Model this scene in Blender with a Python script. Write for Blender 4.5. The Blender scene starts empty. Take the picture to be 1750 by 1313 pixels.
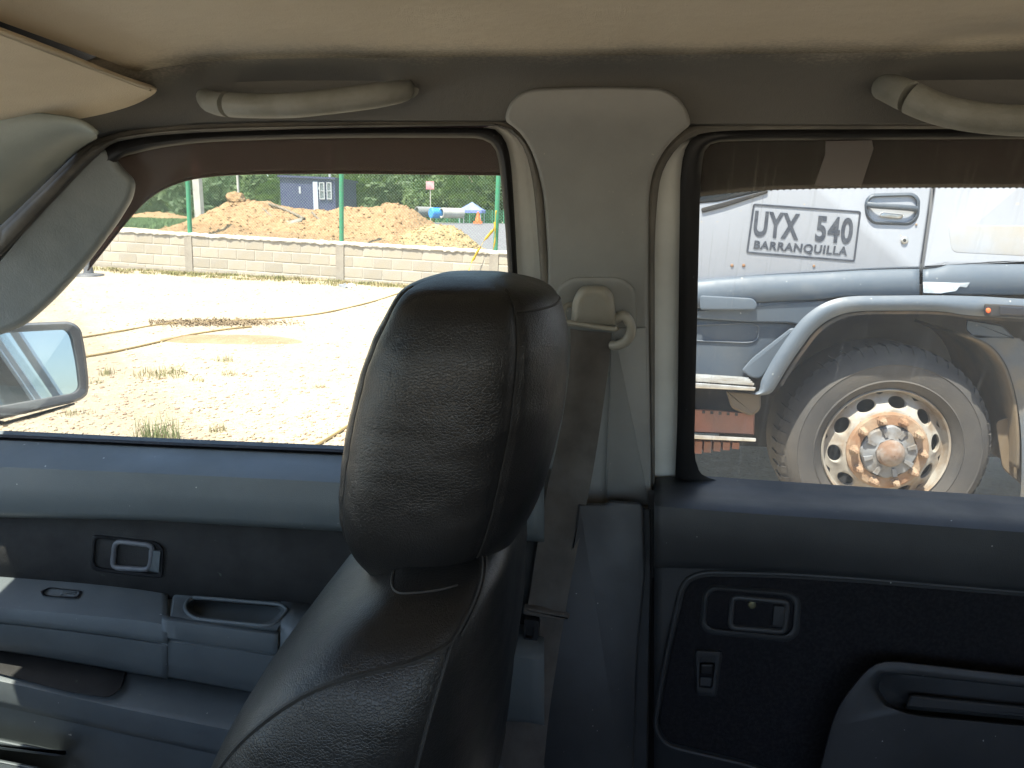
import bpy, bmesh, math, random
import numpy as np
from mathutils import Vector, Matrix
R = math.radians
rnd = random.Random(7)
nr = np.random.RandomState(11)
S = bpy.context.scene
COL = S.collection

# ------------------------------------------------------------------ camera
CAM = Vector((0.0, 0.0, 1.5))
YAW, PITCH, ROLL, F = R(6.4), R(12.0), R(0.8), 1300.0
fh = Vector((-math.sin(YAW), math.cos(YAW), 0))
rt0 = Vector((math.cos(YAW), math.sin(YAW), 0))
FWD = fh * math.cos(PITCH) - Vector((0, 0, 1)) * math.sin(PITCH)
up0 = fh * math.sin(PITCH) + Vector((0, 0, 1)) * math.cos(PITCH)
RT = rt0 * math.cos(ROLL) + up0 * math.sin(ROLL)
UP = up0 * math.cos(ROLL) - rt0 * math.sin(ROLL)
cd = bpy.data.cameras.new('camera')
cam = bpy.data.objects.new('camera', cd); COL.objects.link(cam)
cd.sensor_width = 36.0; cd.lens = F / 1750 * 36; cd.clip_start = 0.02; cd.clip_end = 400
cam.matrix_world = Matrix.Translation(CAM) @ Matrix((RT, UP, -FWD)).transposed().to_4x4()
S.camera = cam

# ------------------------------------------------------------------ light
SUN_EL = 66.0
sun_dir = Vector((-0.42, -0.907, 0)).normalized() * math.cos(R(SUN_EL)) + Vector((0, 0, math.sin(R(SUN_EL))))
sl = bpy.data.lights.new('sun', 'SUN'); sl.energy = 5.0; sl.angle = R(0.5); sl.color = (1, 0.94, 0.85)
so = bpy.data.objects.new('sun', sl); COL.objects.link(so)
so.rotation_euler = sun_dir.to_track_quat('Z', 'Y').to_euler(); so.location = (-3, -6, 12)
w = bpy.data.worlds.new('World'); S.world = w; w.use_nodes = True
sk = w.node_tree.nodes.new('ShaderNodeTexSky'); sk.sky_type = 'NISHITA'; sk.sun_disc = False
sk.sun_elevation = R(SUN_EL); sk.sun_rotation = math.atan2(sun_dir.x, sun_dir.y)
bg = w.node_tree.nodes['Background']; bg.inputs[1].default_value = 0.14
w.node_tree.links.new(sk.outputs[0], bg.inputs[0])
S.view_settings.view_transform = 'Standard'; S.view_settings.look = 'None'
S.view_settings.gamma = 1.0; S.view_settings.use_curve_mapping = False
S.view_settings.exposure = 1.75
S.render.engine = 'CYCLES'
S.cycles.use_denoising = True
S.cycles.max_bounces = 14; S.cycles.diffuse_bounces = 8; S.cycles.transparent_max_bounces = 16

# ------------------------------------------------------------------ helpers
def ray(px, py):
    return FWD * F + RT * (px - 875.0) - UP * (py - 656.5)
def PY(px, py, Y):
    d = ray(px, py); return CAM + d * ((Y - CAM.y) / d.y)
def PXc(px, py, X):
    d = ray(px, py); return CAM + d * ((X - CAM.x) / d.x)
def vy(Y):
    return lambda px, py, o=0.0: PY(px, py, Y + o)
def tum(px, py, o=0.0):                       # the leaning side of the cabin
    d = ray(px, py); return CAM + d * ((0.9477 + o) / (d.y + 0.33 * d.z))
def tumo(dy):
    return lambda px, py, o=0.0: tum(px, py, dy + o)
def plane3(A, B, C):
    n = (B - A).cross(C - A).normalized()
    if n.dot(A - CAM) < 0: n = -n             # offset > 0 goes away from the camera
    def f(px, py, o=0.0):
        d = ray(px, py); return CAM + d * ((A + n * o - CAM).dot(n) / d.dot(n))
    f.n = n
    return f

def parent_to(o, p):
    if p is not None:
        o.parent = p; o.location = -p.location if p.parent is None else Vector((0, 0, 0))
def mesh(name, verts, faces, mat, parent=None, smooth=True, ang=38, link=True):
    me = bpy.data.meshes.new(name)
    me.from_pydata([tuple(v) for v in verts], [], [tuple(f) for f in faces])
    bm = bmesh.new(); bm.from_mesh(me)
    bmesh.ops.recalc_face_normals(bm, faces=bm.faces); bm.to_mesh(me); bm.free()
    if smooth:
        me.polygons.foreach_set('use_smooth', [True] * len(me.polygons))
        me.set_sharp_from_angle(angle=R(ang))
    if mat is not None:
        for m_ in (mat if isinstance(mat, (list, tuple)) else [mat]): me.materials.append(m_)
    o = bpy.data.objects.new(name, me)
    if link: COL.objects.link(o)
    parent_to(o, parent)
    return o
def thing(name, label, cat, loc, group=None):
    o = bpy.data.objects.new(name, None); COL.objects.link(o)
    o.empty_display_size = 0.1; o.location = loc
    o['label'] = label; o['category'] = cat; o['kind'] = 'thing'
    if group: o['group'] = group
    return o
def tag(o, label, cat, group=None):
    o['label'] = label; o['category'] = cat; o['kind'] = 'thing'
    if group: o['group'] = group
    return o

def interp(pts, xs):                          # monotone cubic through (x, y)
    p = sorted(pts); x = np.array([a[0] for a in p], float); y = np.array([a[1] for a in p], float)
    if len(p) < 3: return np.interp(xs, x, y)
    h = np.diff(x); s = np.diff(y) / h
    m = np.zeros(len(x)); m[0] = s[0]; m[-1] = s[-1]
    for i in range(1, len(x) - 1):
        m[i] = 0 if s[i-1] * s[i] <= 0 else 3 * (h[i-1] + h[i]) / ((2*h[i] + h[i-1]) / s[i-1] + (h[i] + 2*h[i-1]) / s[i])
    xs = np.clip(np.asarray(xs, float), x[0], x[-1])
    i = np.clip(np.searchsorted(x, xs) - 1, 0, len(x) - 2); t = (xs - x[i]) / h[i]
    return ((2*t**3 - 3*t**2 + 1) * y[i] + (t**3 - 2*t**2 + t) * h[i] * m[i] + (-2*t**3 + 3*t**2) * y[i+1] + (t**3 - t**2) * h[i] * m[i+1])
def resample(pts, n):                         # polyline by arc length
    p = np.array([tuple(a) for a in pts], float)
    d = np.r_[0, np.cumsum(np.linalg.norm(np.diff(p, axis=0), axis=1))]
    t = np.linspace(0, d[-1], n)
    return np.stack([np.interp(t, d, p[:, k]) for k in range(p.shape[1])], 1)
def catmull(pts, k=6, closed=False):
    p = [np.array(tuple(a), float) for a in pts]; n = len(p); out = []
    for i in range(n if closed else n - 1):
        if closed: a, b, c, d = p[i-1], p[i], p[(i+1) % n], p[(i+2) % n]
        else: a, b, c, d = p[max(i-1, 0)], p[i], p[i+1], p[min(i+2, n-1)]
        for j in range(k):
            t = j / k
            out.append(0.5 * ((2*b) + (c-a)*t + (2*a-5*b+4*c-d)*t*t + (3*b-a-3*c+d)*t**3))
    if not closed: out.append(p[-1])
    return out
def rpoly(pts, r, k=5):                       # polygon with rounded corners
    n = len(pts); out = []
    for i in range(n):
        a, b, c = (np.array(pts[(i + j) % n][:2], float) for j in (-1, 0, 1))
        rr = pts[i][2] if len(pts[i]) > 2 else r
        u, v = a - b, c - b; lu, lv = np.linalg.norm(u), np.linalg.norm(v)
        q = min(rr, lu * .48, lv * .48)
        if q < .01: out.append(b); continue
        s, e = b + u / lu * q, b + v / lv * q
        for j in range(k + 1):
            t = j / k; out.append((1-t)**2 * s + 2*t*(1-t) * b + t*t * e)
    return out
def inset2(p, d):                             # move a closed 2-D outline inwards
    p = np.array(p); n = len(p)
    area = 0.5 * np.sum(p[:, 0] * np.roll(p[:, 1], -1) - np.roll(p[:, 0], -1) * p[:, 1])
    e = np.roll(p, -1, 0) - p; e /= np.maximum(np.linalg.norm(e, axis=1, keepdims=True), 1e-9)
    nn = np.stack([-e[:, 1], e[:, 0]], 1) * (1 if area > 0 else -1)
    m = nn + np.roll(nn, 1, 0); m /= np.maximum(np.linalg.norm(m, axis=1, keepdims=True), .3)
    return p + m * d
def ringfaces(n, r, closed=True):
    f = []
    for k in range(r - 1):
        for i in range(n if closed else n - 1):
            j = (i + 1) % n
            f.append((k*n + i, k*n + j, (k+1)*n + j, (k+1)*n + i))
    return f
def plate(name, out, surf, thick, mat, parent=None, bev=6, bevd=None, seg=3, ang=38):
    """slab with a rounded front edge; out in pixels on a real surface, bev in pixels, thick in metres"""
    out = [np.array(p[:2], float) for p in out]; n = len(out); V = []
    bevd = thick * .8 if bevd is None else bevd
    rows = [(0, thick)] + [(bev * (1 - math.cos(a)), bevd * (1 - math.sin(a))) for a in [j / seg * math.pi / 2 for j in range(seg + 1)]]
    for ins, dep in rows:
        for q in (inset2(out, ins) if ins else out): V.append(surf(q[0], q[1], dep))
    F_ = ringfaces(n, len(rows)); F_.append(tuple(range((len(rows)-1)*n, len(rows)*n))); F_.append(tuple(range(n)))
    return mesh(name, V, F_, mat, parent, ang=ang, smooth=seg > 1)
def dome(name, out, surf, h, mat, parent=None, flat=.55, seg=6, back=0.004, power=1.0):
    out = np.array([p[:2] for p in out], float); n = len(out); c = out.mean(0); V = []
    rows = [(1, back)] + [(flat + (1-flat) * math.cos(a)**power, -h * math.sin(a)) for a in [j / seg * math.pi / 2 for j in range(seg + 1)]]
    for s, o in rows:
        for q in c + (out - c) * s: V.append(surf(q[0], q[1], o))
    F_ = ringfaces(n, len(rows)); F_.append(tuple(range((len(rows)-1)*n, len(rows)*n))); F_.append(tuple(range(n)))
    return mesh(name, V, F_, mat, parent, ang=60)
def holed(name, outer, inner, surf, depth, mat, parent=None, n=64, edge=3, skirt=0.0, floor=True, shrink=.93, thick=.01):
    """panel with a pocket: ring, rounded rim, wall and floor"""
    inner = np.array([p[:2] for p in inner], float); outer = np.array([p[:2] for p in outer], float); c = inner.mean(0)
    def polar(poly):
        P = np.vstack([poly, poly[:1]]); res = []
        for k in range(n):
            a = 2 * math.pi * (k + .5) / n; d = np.array([math.cos(a), math.sin(a)]); best = 0
            for i in range(len(P) - 1):
                A, B = P[i] - c, P[i+1] - c; M = np.array([[d[0], -(B-A)[0]], [d[1], -(B-A)[1]]])
                det = np.linalg.det(M)
                if abs(det) < 1e-9: continue
                t, s = np.linalg.solve(M, A)
                if -1e-6 <= s <= 1 + 1e-6 and t > best: best = t
            res.append(c + d * best)
        return np.array(res)
    # keep the true corners of the outer outline: take union by nearest angle
    O, I = polar(outer), polar(inner)
    rows = []
    if skirt: rows.append((inset2(O, -2), skirt)); rows.append((O, .004))
    else: rows.append((O, thick))
    rows += [(inset2(O, edge), 0), (I + (I - c) * .05, 0), (I + (I-c) * .015, .0012), (I, .005), (c + (I - c) * shrink, depth)]
    V = []
    for ps, o in rows:
        for q in ps: V.append(surf(q[0], q[1], o))
    F_ = ringfaces(n, len(rows))
    if floor: F_.append(tuple(range((len(rows)-1)*n, len(rows)*n)))
    return mesh(name, V, F_, mat, parent, ang=50)
def strip(name, A, B, surf, t, bulge, mat, parent=None, n=80, smooth=4, mids=3):
    """moulding between two pixel polylines"""
    A = resample(catmull(A, smooth), n); B = resample(catmull(B, smooth), n); V = []
    rows = [(0, t), (0, 0)] + [((k + 1) / (mids + 1), -bulge * math.sin(math.pi * (k + 1) / (mids + 1))) for k in range(mids)] + [(1, 0), (1, t)]
    for f, o in rows:
        for a, b in zip(A, B):
            q = a + (b - a) * f; V.append(surf(q[0], q[1], o))
    F_ = ringfaces(n, len(rows), closed=False)
    r = len(rows)
    F_ += [(k*n + i, k*n + i + 1, 0*n + i + 1, 0*n + i) for k in (r-1,) for i in range(n-1)]
    F_.append(tuple(k*n for k in range(r))); F_.append(tuple(k*n + n - 1 for k in range(r)))
    return mesh(name, V, F_, mat, parent, ang=50)
def loft(name, rows, x0, x1, n, mat, parent=None, thick=.004, ang=42):
    xs = np.linspace(x0, x1, n); V = []
    for pts, Y in rows:
        ys = interp(pts, xs); p0 = sorted(pts)
        s0 = (p0[1][1] - p0[0][1]) / (p0[1][0] - p0[0][0]); s1 = (p0[-1][1] - p0[-2][1]) / (p0[-1][0] - p0[-2][0])
        ys = ys + np.minimum(xs - p0[0][0], 0) * s0 + np.maximum(xs - p0[-1][0], 0) * s1; Ys = interp(Y, xs) if isinstance(Y, list) else np.full(n, Y)
        for a, b, c in zip(xs, ys, Ys): V.append(PY(a, b, c))
    o = mesh(name, V, ringfaces(n, len(rows), closed=False), mat, parent, ang=ang)
    if thick:
        s = o.modifiers.new('solid', 'SOLIDIFY'); s.thickness = thick; s.offset = 0
    return o
def sweep(name, pts, rad, mat, parent=None, k=12, closed=False, caps=True, up=Vector((0, 0, 1))):
    """tube through world points; rad a number, or a list of (ra, rb)"""
    P = [Vector(p) for p in pts]; n = len(P); V = []; prev = None
    for i in range(n):
        a, b = (P[i-1], P[(i+1) % n]) if closed else (P[max(i-1, 0)], P[min(i+1, n-1)])
        t = (b - a).normalized(); u = up - t * up.dot(t)
        if u.length < .05: u = Vector((1, 0, 0)) - t * t.x
        if prev is not None and prev.length > 0:
            q = prev - t * prev.dot(t)
            if q.length > .05: u = q
        u.normalize(); prev = u; v = t.cross(u)
        ra, rb = (rad, rad) if not isinstance(rad, list) else rad[i]
        for j in range(k):
            an = 2 * math.pi * j / k; V.append(P[i] + v * (math.cos(an) * ra) + u * (math.sin(an) * rb))
    F_ = ringfaces(k, n)
    if closed: F_ += [((n-1)*k + j, (n-1)*k + (j+1) % k, (j+1) % k, j) for j in range(k)]
    elif caps: F_.append(tuple(range(k))); F_.append(tuple(range((n-1)*k, n*k)))
    return mesh(name, V, F_, mat, parent, ang=50)
def box(name, x, y, z, mat, parent=None, bev=0.0):
    V = [(a, b, c) for a in x for b in y for c in z]
    Fc = [(0,1,3,2),(4,6,7,5),(0,4,5,1),(2,3,7,6),(0,2,6,4),(1,5,7,3)]
    if not bev: return mesh(name, V, Fc, mat, parent, smooth=False)
    bm = bmesh.new(); vs = [bm.verts.new(v) for v in V]
    for f in Fc: bm.faces.new([vs[i] for i in f])
    bmesh.ops.recalc_face_normals(bm, faces=bm.faces)
    bmesh.ops.bevel(bm, geom=list(bm.edges), offset=bev, segments=2, profile=.5, affect='EDGES')
    me = bpy.data.meshes.new(name); bm.to_mesh(me); bm.free(); me.materials.append(mat)
    me.polygons.foreach_set('use_smooth', [True] * len(me.polygons)); me.set_sharp_from_angle(angle=R(35))
    o = bpy.data.objects.new(name, me); COL.objects.link(o); parent_to(o, parent); return o
class MB:
    def __init__(s): s.v = []; s.f = []
    def add(s, V, Fc):
        b = len(s.v); s.v += [tuple(v) for v in V]; s.f += [tuple(i + b for i in f) for f in Fc]
    def bar(s, a, b, r, k=4):
        a, b = Vector(a), Vector(b); t = (b - a).normalized()
        u = t.orthogonal().normalized(); v = t.cross(u)
        V = [p + u * math.cos(2*math.pi*j/k) * r + v * math.sin(2*math.pi*j/k) * r for p in (a, b) for j in range(k)]
        s.add(V, [(j, (j+1) % k, k + (j+1) % k, k + j) for j in range(k)])
    def box(s, x, y, z):
        s.add([(a, b, c) for a in x for b in y for c in z], [(0,1,3,2),(4,6,7,5),(0,4,5,1),(2,3,7,6),(0,2,6,4),(1,5,7,3)])
    def build(s, name, mat, parent=None, smooth=False, ang=38): return mesh(name, s.v, s.f, mat, parent, smooth, ang)

# ------------------------------------------------------------------ materials
def mat(name, col, rough=.5, metal=0.0, col2=None, vs=6.0, vrange=(.4, .65), bumps=(), spec=.5, specks=None, rvar=0.0, stretch=None, coord='Object', col3=None, v3=(1.0, .55, .7), coat=0.0):
    m = bpy.data.materials.new(name); m.use_nodes = True; N = m.node_tree.nodes; L = m.node_tree.links
    b = N['Principled BSDF']; b.inputs['Roughness'].default_value = rough; b.inputs['Metallic'].default_value = metal
    b.inputs['Specular IOR Level'].default_value = spec; b.inputs['Base Color'].default_value = (*col, 1)
    b.inputs['Coat Weight'].default_value = coat
    tc = N.new('ShaderNodeTexCoord'); vec = tc.outputs[coord]
    if stretch:
        mp = N.new('ShaderNodeMapping'); mp.inputs['Scale'].default_value = stretch; L.new(vec, mp.inputs[0]); vec = mp.outputs[0]
    def noise(scale, detail=5.0, rgh=.6):
        n = N.new('ShaderNodeTexNoise'); n.inputs['Scale'].default_value = scale; n.inputs['Detail'].default_value = detail
        n.inputs['Roughness'].default_value = rgh; L.new(vec, n.inputs['Vector']); return n.outputs['Fac']
    def ramp(x, a, c):
        r = N.new('ShaderNodeMapRange'); r.inputs['From Min'].default_value = a; r.inputs['From Max'].default_value = c
        L.new(x, r.inputs['Value']); return r.outputs[0]
    def mix(f, a, c):
        x = N.new('ShaderNodeMix'); x.data_type = 'RGBA'; L.new(f, x.inputs[0])
        for s, v in ((6, a), (7, c)):
            if isinstance(v, tuple): x.inputs[s].default_value = (*v, 1)
            else: L.new(v, x.inputs[s])
        return x.outputs[2]
    cur = col
    if col2: cur = mix(ramp(noise(vs), *vrange), cur, col2)
    if col3: cur = mix(ramp(noise(v3[0], 4), v3[1], v3[2]), cur, col3)
    if specks: cur = mix(ramp(noise(specks[0], 2, .5), specks[1], specks[1] + .03), cur, specks[2])
    if not isinstance(cur, tuple): L.new(cur, b.inputs['Base Color'])
    if rvar:
        r = N.new('ShaderNodeMapRange'); r.inputs['To Min'].default_value = rough - rvar; r.inputs['To Max'].default_value = rough + rvar
        r.inputs['From Min'].default_value = .35; r.inputs['From Max'].default_value = .65
        L.new(noise(9, 6), r.inputs['Value']); L.new(r.outputs[0], b.inputs['Roughness'])
    nrm = None
    for kind, sc, st, dist in bumps:
        if kind == 'noise': h = noise(sc, 4)
        else:
            v = N.new('ShaderNodeTexVoronoi'); v.inputs['Scale'].default_value = sc
            v.feature = 'DISTANCE_TO_EDGE' if kind == 'grain' else 'F1'; L.new(vec, v.inputs['Vector'])
            h = ramp(v.outputs['Distance'], 0, .18) if kind == 'grain' else v.outputs['Distance']
        bp = N.new('ShaderNodeBump'); bp.inputs['Strength'].default_value = st; bp.inputs['Distance'].default_value = dist
        L.new(h, bp.inputs['Height'])
        if nrm: L.new(nrm, bp.inputs['Normal'])
        nrm = bp.outputs['Normal']
    if nrm: L.new(nrm, b.inputs['Normal'])
    return m
def glassmat(name, tint, gloss=1.0, dust=0.0, dustcol=(.7, .68, .62), streak=False, body=None):
    """a thin pane: tinted see-through, Fresnel gloss, dusty film with runs"""
    m = bpy.data.materials.new(name); m.use_nodes = True; N = m.node_tree.nodes; L = m.node_tree.links
    N.remove(N['Principled BSDF']); out = N['Material Output']
    tr = N.new('ShaderNodeBsdfTransparent'); tr.inputs[0].default_value = (*tint, 1)
    gl = N.new('ShaderNodeBsdfGlossy'); gl.inputs['Roughness'].default_value = .02
    fr = N.new('ShaderNodeFresnel'); fr.inputs['IOR'].default_value = 1.45
    mu = N.new('ShaderNodeMath'); mu.operation = 'MULTIPLY'; mu.inputs[1].default_value = gloss; L.new(fr.outputs[0], mu.inputs[0])
    mx = N.new('ShaderNodeMixShader'); L.new(mu.outputs[0], mx.inputs[0]); L.new(tr.outputs[0], mx.inputs[1]); L.new(gl.outputs[0], mx.inputs[2])
    cur = mx.outputs[0]
    if dust or body:
        df = N.new('ShaderNodeBsdfDiffuse'); df.inputs[0].default_value = (*(body or dustcol), 1)
        tl = N.new('ShaderNodeBsdfTranslucent'); tl.inputs[0].default_value = (*(body or dustcol), 1)
        ad = N.new('ShaderNodeMixShader'); ad.inputs[0].default_value = .5; L.new(df.outputs[0], ad.inputs[1]); L.new(tl.outputs[0], ad.inputs[2])
        m2 = N.new('ShaderNodeMixShader'); L.new(cur, m2.inputs[1]); L.new(ad.outputs[0], m2.inputs[2])
        if streak:
            tc = N.new('ShaderNodeTexCoord'); mp = N.new('ShaderNodeMapping'); mp.inputs['Scale'].default_value = (115, 8, .5)
            mp.inputs['Rotation'].default_value = (0, R(2.5), 0)
            L.new(tc.outputs['Object'], mp.inputs[0])
            n = N.new('ShaderNodeTexNoise'); n.inputs['Scale'].default_value = 3.2; n.inputs['Detail'].default_value = 3; L.new(mp.outputs[0], n.inputs['Vector'])
            r = N.new('ShaderNodeMapRange'); r.inputs['From Min'].default_value = .585; r.inputs['From Max'].default_value = .72
            r.inputs['To Min'].default_value = dust * .5; r.inputs['To Max'].default_value = dust * 1.15; L.new(n.outputs['Fac'], r.inputs['Value'])
            L.new(r.outputs[0], m2.inputs[0])
        else: m2.inputs[0].default_value = dust
        cur = m2.outputs[0]
    L.new(cur, out.inputs['Surface'])
    return m
WHITE_DUST = (.55, .55, .5)
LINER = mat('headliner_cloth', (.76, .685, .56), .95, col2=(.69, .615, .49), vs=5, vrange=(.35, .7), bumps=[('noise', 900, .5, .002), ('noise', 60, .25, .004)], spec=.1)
def paint_rail_shade(m, grey):
    """tan cloth with the shade towards the rail painted in as grey, uneven at its edge"""
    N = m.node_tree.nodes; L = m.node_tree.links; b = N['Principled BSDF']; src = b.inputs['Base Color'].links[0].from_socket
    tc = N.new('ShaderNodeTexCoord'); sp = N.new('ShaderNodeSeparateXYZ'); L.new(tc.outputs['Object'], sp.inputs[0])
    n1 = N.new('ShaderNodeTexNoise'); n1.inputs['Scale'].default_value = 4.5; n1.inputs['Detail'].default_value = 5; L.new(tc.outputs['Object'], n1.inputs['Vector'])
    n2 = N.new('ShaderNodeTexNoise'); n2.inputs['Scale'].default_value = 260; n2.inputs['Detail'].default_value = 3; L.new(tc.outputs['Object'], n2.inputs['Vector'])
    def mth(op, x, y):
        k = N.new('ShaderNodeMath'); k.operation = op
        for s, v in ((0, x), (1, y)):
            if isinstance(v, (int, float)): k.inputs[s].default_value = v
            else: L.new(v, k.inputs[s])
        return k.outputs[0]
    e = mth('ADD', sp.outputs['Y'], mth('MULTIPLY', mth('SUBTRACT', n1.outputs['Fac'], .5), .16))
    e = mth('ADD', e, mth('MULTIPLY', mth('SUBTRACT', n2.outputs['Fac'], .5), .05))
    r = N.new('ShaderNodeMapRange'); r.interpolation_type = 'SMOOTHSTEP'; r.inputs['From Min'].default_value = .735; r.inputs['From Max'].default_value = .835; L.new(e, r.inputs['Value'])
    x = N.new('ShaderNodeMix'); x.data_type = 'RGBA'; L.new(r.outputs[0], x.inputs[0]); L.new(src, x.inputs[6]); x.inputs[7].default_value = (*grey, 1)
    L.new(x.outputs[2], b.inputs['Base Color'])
paint_rail_shade(LINER, (.165, .162, .150))  # shade along the side rail is painted into the cloth colour
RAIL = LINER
VISOR = mat('visor_fabric', (.70, .615, .48), .95, col2=(.63, .55, .42), vs=8, bumps=[('noise', 700, .4, .002)], spec=.1)
TRIM = mat('pillar_plastic', (.27, .274, .264), .55, col2=(.24, .244, .235), vs=12, bumps=[('noise', 700, .35, .0008)], spec=.4, specks=(180, .74, (.35, .34, .3)))
APIL = mat('grey_green_plastic', (.26, .29, .275), .5, bumps=[('noise', 600, .3, .0008)], col2=(.22, .25, .235), vs=9)
LIP = mat('weatherstrip_trim', (.155, .145, .125), .7, bumps=[('noise', 400, .4, .001)], col2=(.10, .095, .085), vs=15)
RUBBER = mat('black_rubber', (.012, .012, .013), .5, spec=.4, bumps=[('noise', 200, .2, .001)], specks=(160, .72, (.05, .05, .048)))
WHITE = mat('white_car_paint', (.70, .72, .69), .35, col2=(.6, .61, .58), vs=8, coat=.4)
DPLAST = mat('door_plastic', (.122, .140, .144), .48, col2=(.102, .118, .123), vs=10, bumps=[('noise', 800, .4, .0008)], spec=.45, specks=(90, .755, WHITE_DUST), rvar=.08, col3=(.145, .16, .16), v3=(5, .56, .78))
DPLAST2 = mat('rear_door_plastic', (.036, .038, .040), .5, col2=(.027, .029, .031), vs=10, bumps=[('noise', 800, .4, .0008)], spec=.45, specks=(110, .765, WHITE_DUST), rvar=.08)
DFAB = mat('door_fabric', (.052, .051, .049), .95, col2=(.038, .037, .036), vs=14, bumps=[('noise', 900, .6, .002)], spec=.1, specks=(70, .76, (.09, .1, .08)))
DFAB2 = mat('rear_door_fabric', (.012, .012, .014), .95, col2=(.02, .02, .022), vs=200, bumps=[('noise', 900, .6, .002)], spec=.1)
CORNER = mat('corner_plastic', (.205, .228, .23), .5, bumps=[('noise', 900, .35, .0008), ('grain', 160, .12, .001)], col2=(.15, .172, .178), vs=9)
LEVER = mat('grey_lever', (.15, .155, .165), .4, bumps=[('noise', 500, .2, .0005)], col2=(.11, .115, .125), vs=30)
LEATHER = mat('black_leather', (.009, .0094, .0102), .35, col2=(.012, .0124, .0132), vs=10, bumps=[('grain', 420, .22, .0009), ('noise', 30, .2, .004)], spec=.45, rvar=.06)
SEAM = mat('black_thread', (.012, .012, .012), .6, bumps=[('noise', 700, .6, .001)])
WEB = mat('belt_webbing', (.125, .113, .10), .8, col2=(.095, .085, .076), vs=25, bumps=[('noise', 1200, .8, .001)], spec=.2)
BEIGE = mat('belt_guide_plastic', (.30, .29, .25), .42, bumps=[('noise', 500, .2, .0006)], col2=(.28, .26, .21), vs=30)
GRAB = mat('grab_handle_plastic', (.245, .25, .228), .5, bumps=[('noise', 900, .5, .0012)], col2=(.18, .18, .155), vs=20)
METAL = mat('worn_steel', (.55, .55, .53), .35, .9, bumps=[('noise', 90, .2, .002)])
GLASS = glassmat('window_glass', (.95, .97, .95), .3, dust=.03)
RGLASS = glassmat('dirty_window_glass', (.93, .95, .94), .35, dust=.11, streak=True)
TINT = glassmat('smoked_acrylic', (.24, .16, .15), .8, dust=.36, body=(.17, .108, .096))
TINT2 = glassmat('dark_smoked_acrylic', (.07, .040, .036), .4, dust=.25, body=(.06, .030, .027))
MIRROR = mat('mirror_silver', (.42, .47, .52), .015, 1.0)
MHOUS = mat('mirror_housing_plastic', (.10, .10, .10), .55, bumps=[('noise', 500, .4, .001)], col2=(.075, .075, .08), vs=12, specks=(60, .74, (.3, .3, .28)))
CARPET = mat('floor_carpet', (.05, .05, .048), .95, bumps=[('noise', 400, .6, .003)])
# ================================================================== CABIN SHELL
cabin = thing('pickup_cabin', 'white pickup seen from inside, with beige headliner and grey pillar trims around the side windows', 'car', (0, .2, .45))
# headliner: roof lining, then the side rail it turns down into
def zroof(y): return 1.664 + .014 * (1 - (y / .80) ** 2)
ys = [.80, .77, .73, .66, .55, .4, .2, -.1, -.35, -.6, -.76]
xs = np.r_[-.50, -.497, np.linspace(-.49, 1.75, 66)]
V = []
for y in ys:
    for x in xs:
        z = zroof(y) + .002 * math.sin(x * 5 + y * 3) * (y < .75)
        z -= .012 * max(0, (-.36 - x) / .13) ** 2
        if x < -.495: z += .016 + (.012 if x < -.498 else 0)
        V.append((x, y, z))
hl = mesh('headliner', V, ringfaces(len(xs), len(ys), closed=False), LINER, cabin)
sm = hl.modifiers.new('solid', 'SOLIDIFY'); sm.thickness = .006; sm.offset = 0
EDGE = PY(900, 205, .885)
# side rail, forward part falls along the windscreen pillar
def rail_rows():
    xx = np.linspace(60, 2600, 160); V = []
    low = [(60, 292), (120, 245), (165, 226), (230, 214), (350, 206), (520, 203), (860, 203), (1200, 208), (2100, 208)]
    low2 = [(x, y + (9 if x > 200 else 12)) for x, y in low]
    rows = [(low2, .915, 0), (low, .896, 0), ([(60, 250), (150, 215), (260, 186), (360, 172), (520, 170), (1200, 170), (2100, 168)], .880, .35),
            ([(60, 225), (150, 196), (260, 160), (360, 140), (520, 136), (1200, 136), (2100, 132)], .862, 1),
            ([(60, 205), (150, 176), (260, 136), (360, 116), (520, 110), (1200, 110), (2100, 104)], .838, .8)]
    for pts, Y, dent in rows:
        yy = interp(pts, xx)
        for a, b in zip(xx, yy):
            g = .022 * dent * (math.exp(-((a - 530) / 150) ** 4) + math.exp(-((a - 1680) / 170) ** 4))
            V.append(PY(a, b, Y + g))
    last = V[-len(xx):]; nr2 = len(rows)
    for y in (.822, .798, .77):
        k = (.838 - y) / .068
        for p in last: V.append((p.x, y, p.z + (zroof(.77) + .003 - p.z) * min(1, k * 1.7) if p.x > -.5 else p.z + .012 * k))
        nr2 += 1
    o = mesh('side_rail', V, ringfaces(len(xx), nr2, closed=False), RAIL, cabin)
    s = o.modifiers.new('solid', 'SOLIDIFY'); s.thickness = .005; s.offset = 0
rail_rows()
# header panel in front of the lining, above the visor
V = []
for y in (.86, .6, .3, 0, -.4, -.76):
    for x, dz in ((-.47, .012), (-.505, .030), (-.53, .024), (-.548, -.014), (-.70, -.016), (-1.01, -.035)):
        V.append((x, y, zroof(y) + dz))
o = mesh('windscreen_header', V, ringfaces(6, 6, closed=False), RUBBER, cabin)
s = o.modifiers.new('solid', 'SOLIDIFY'); s.thickness = .006; s.offset = 0
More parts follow.
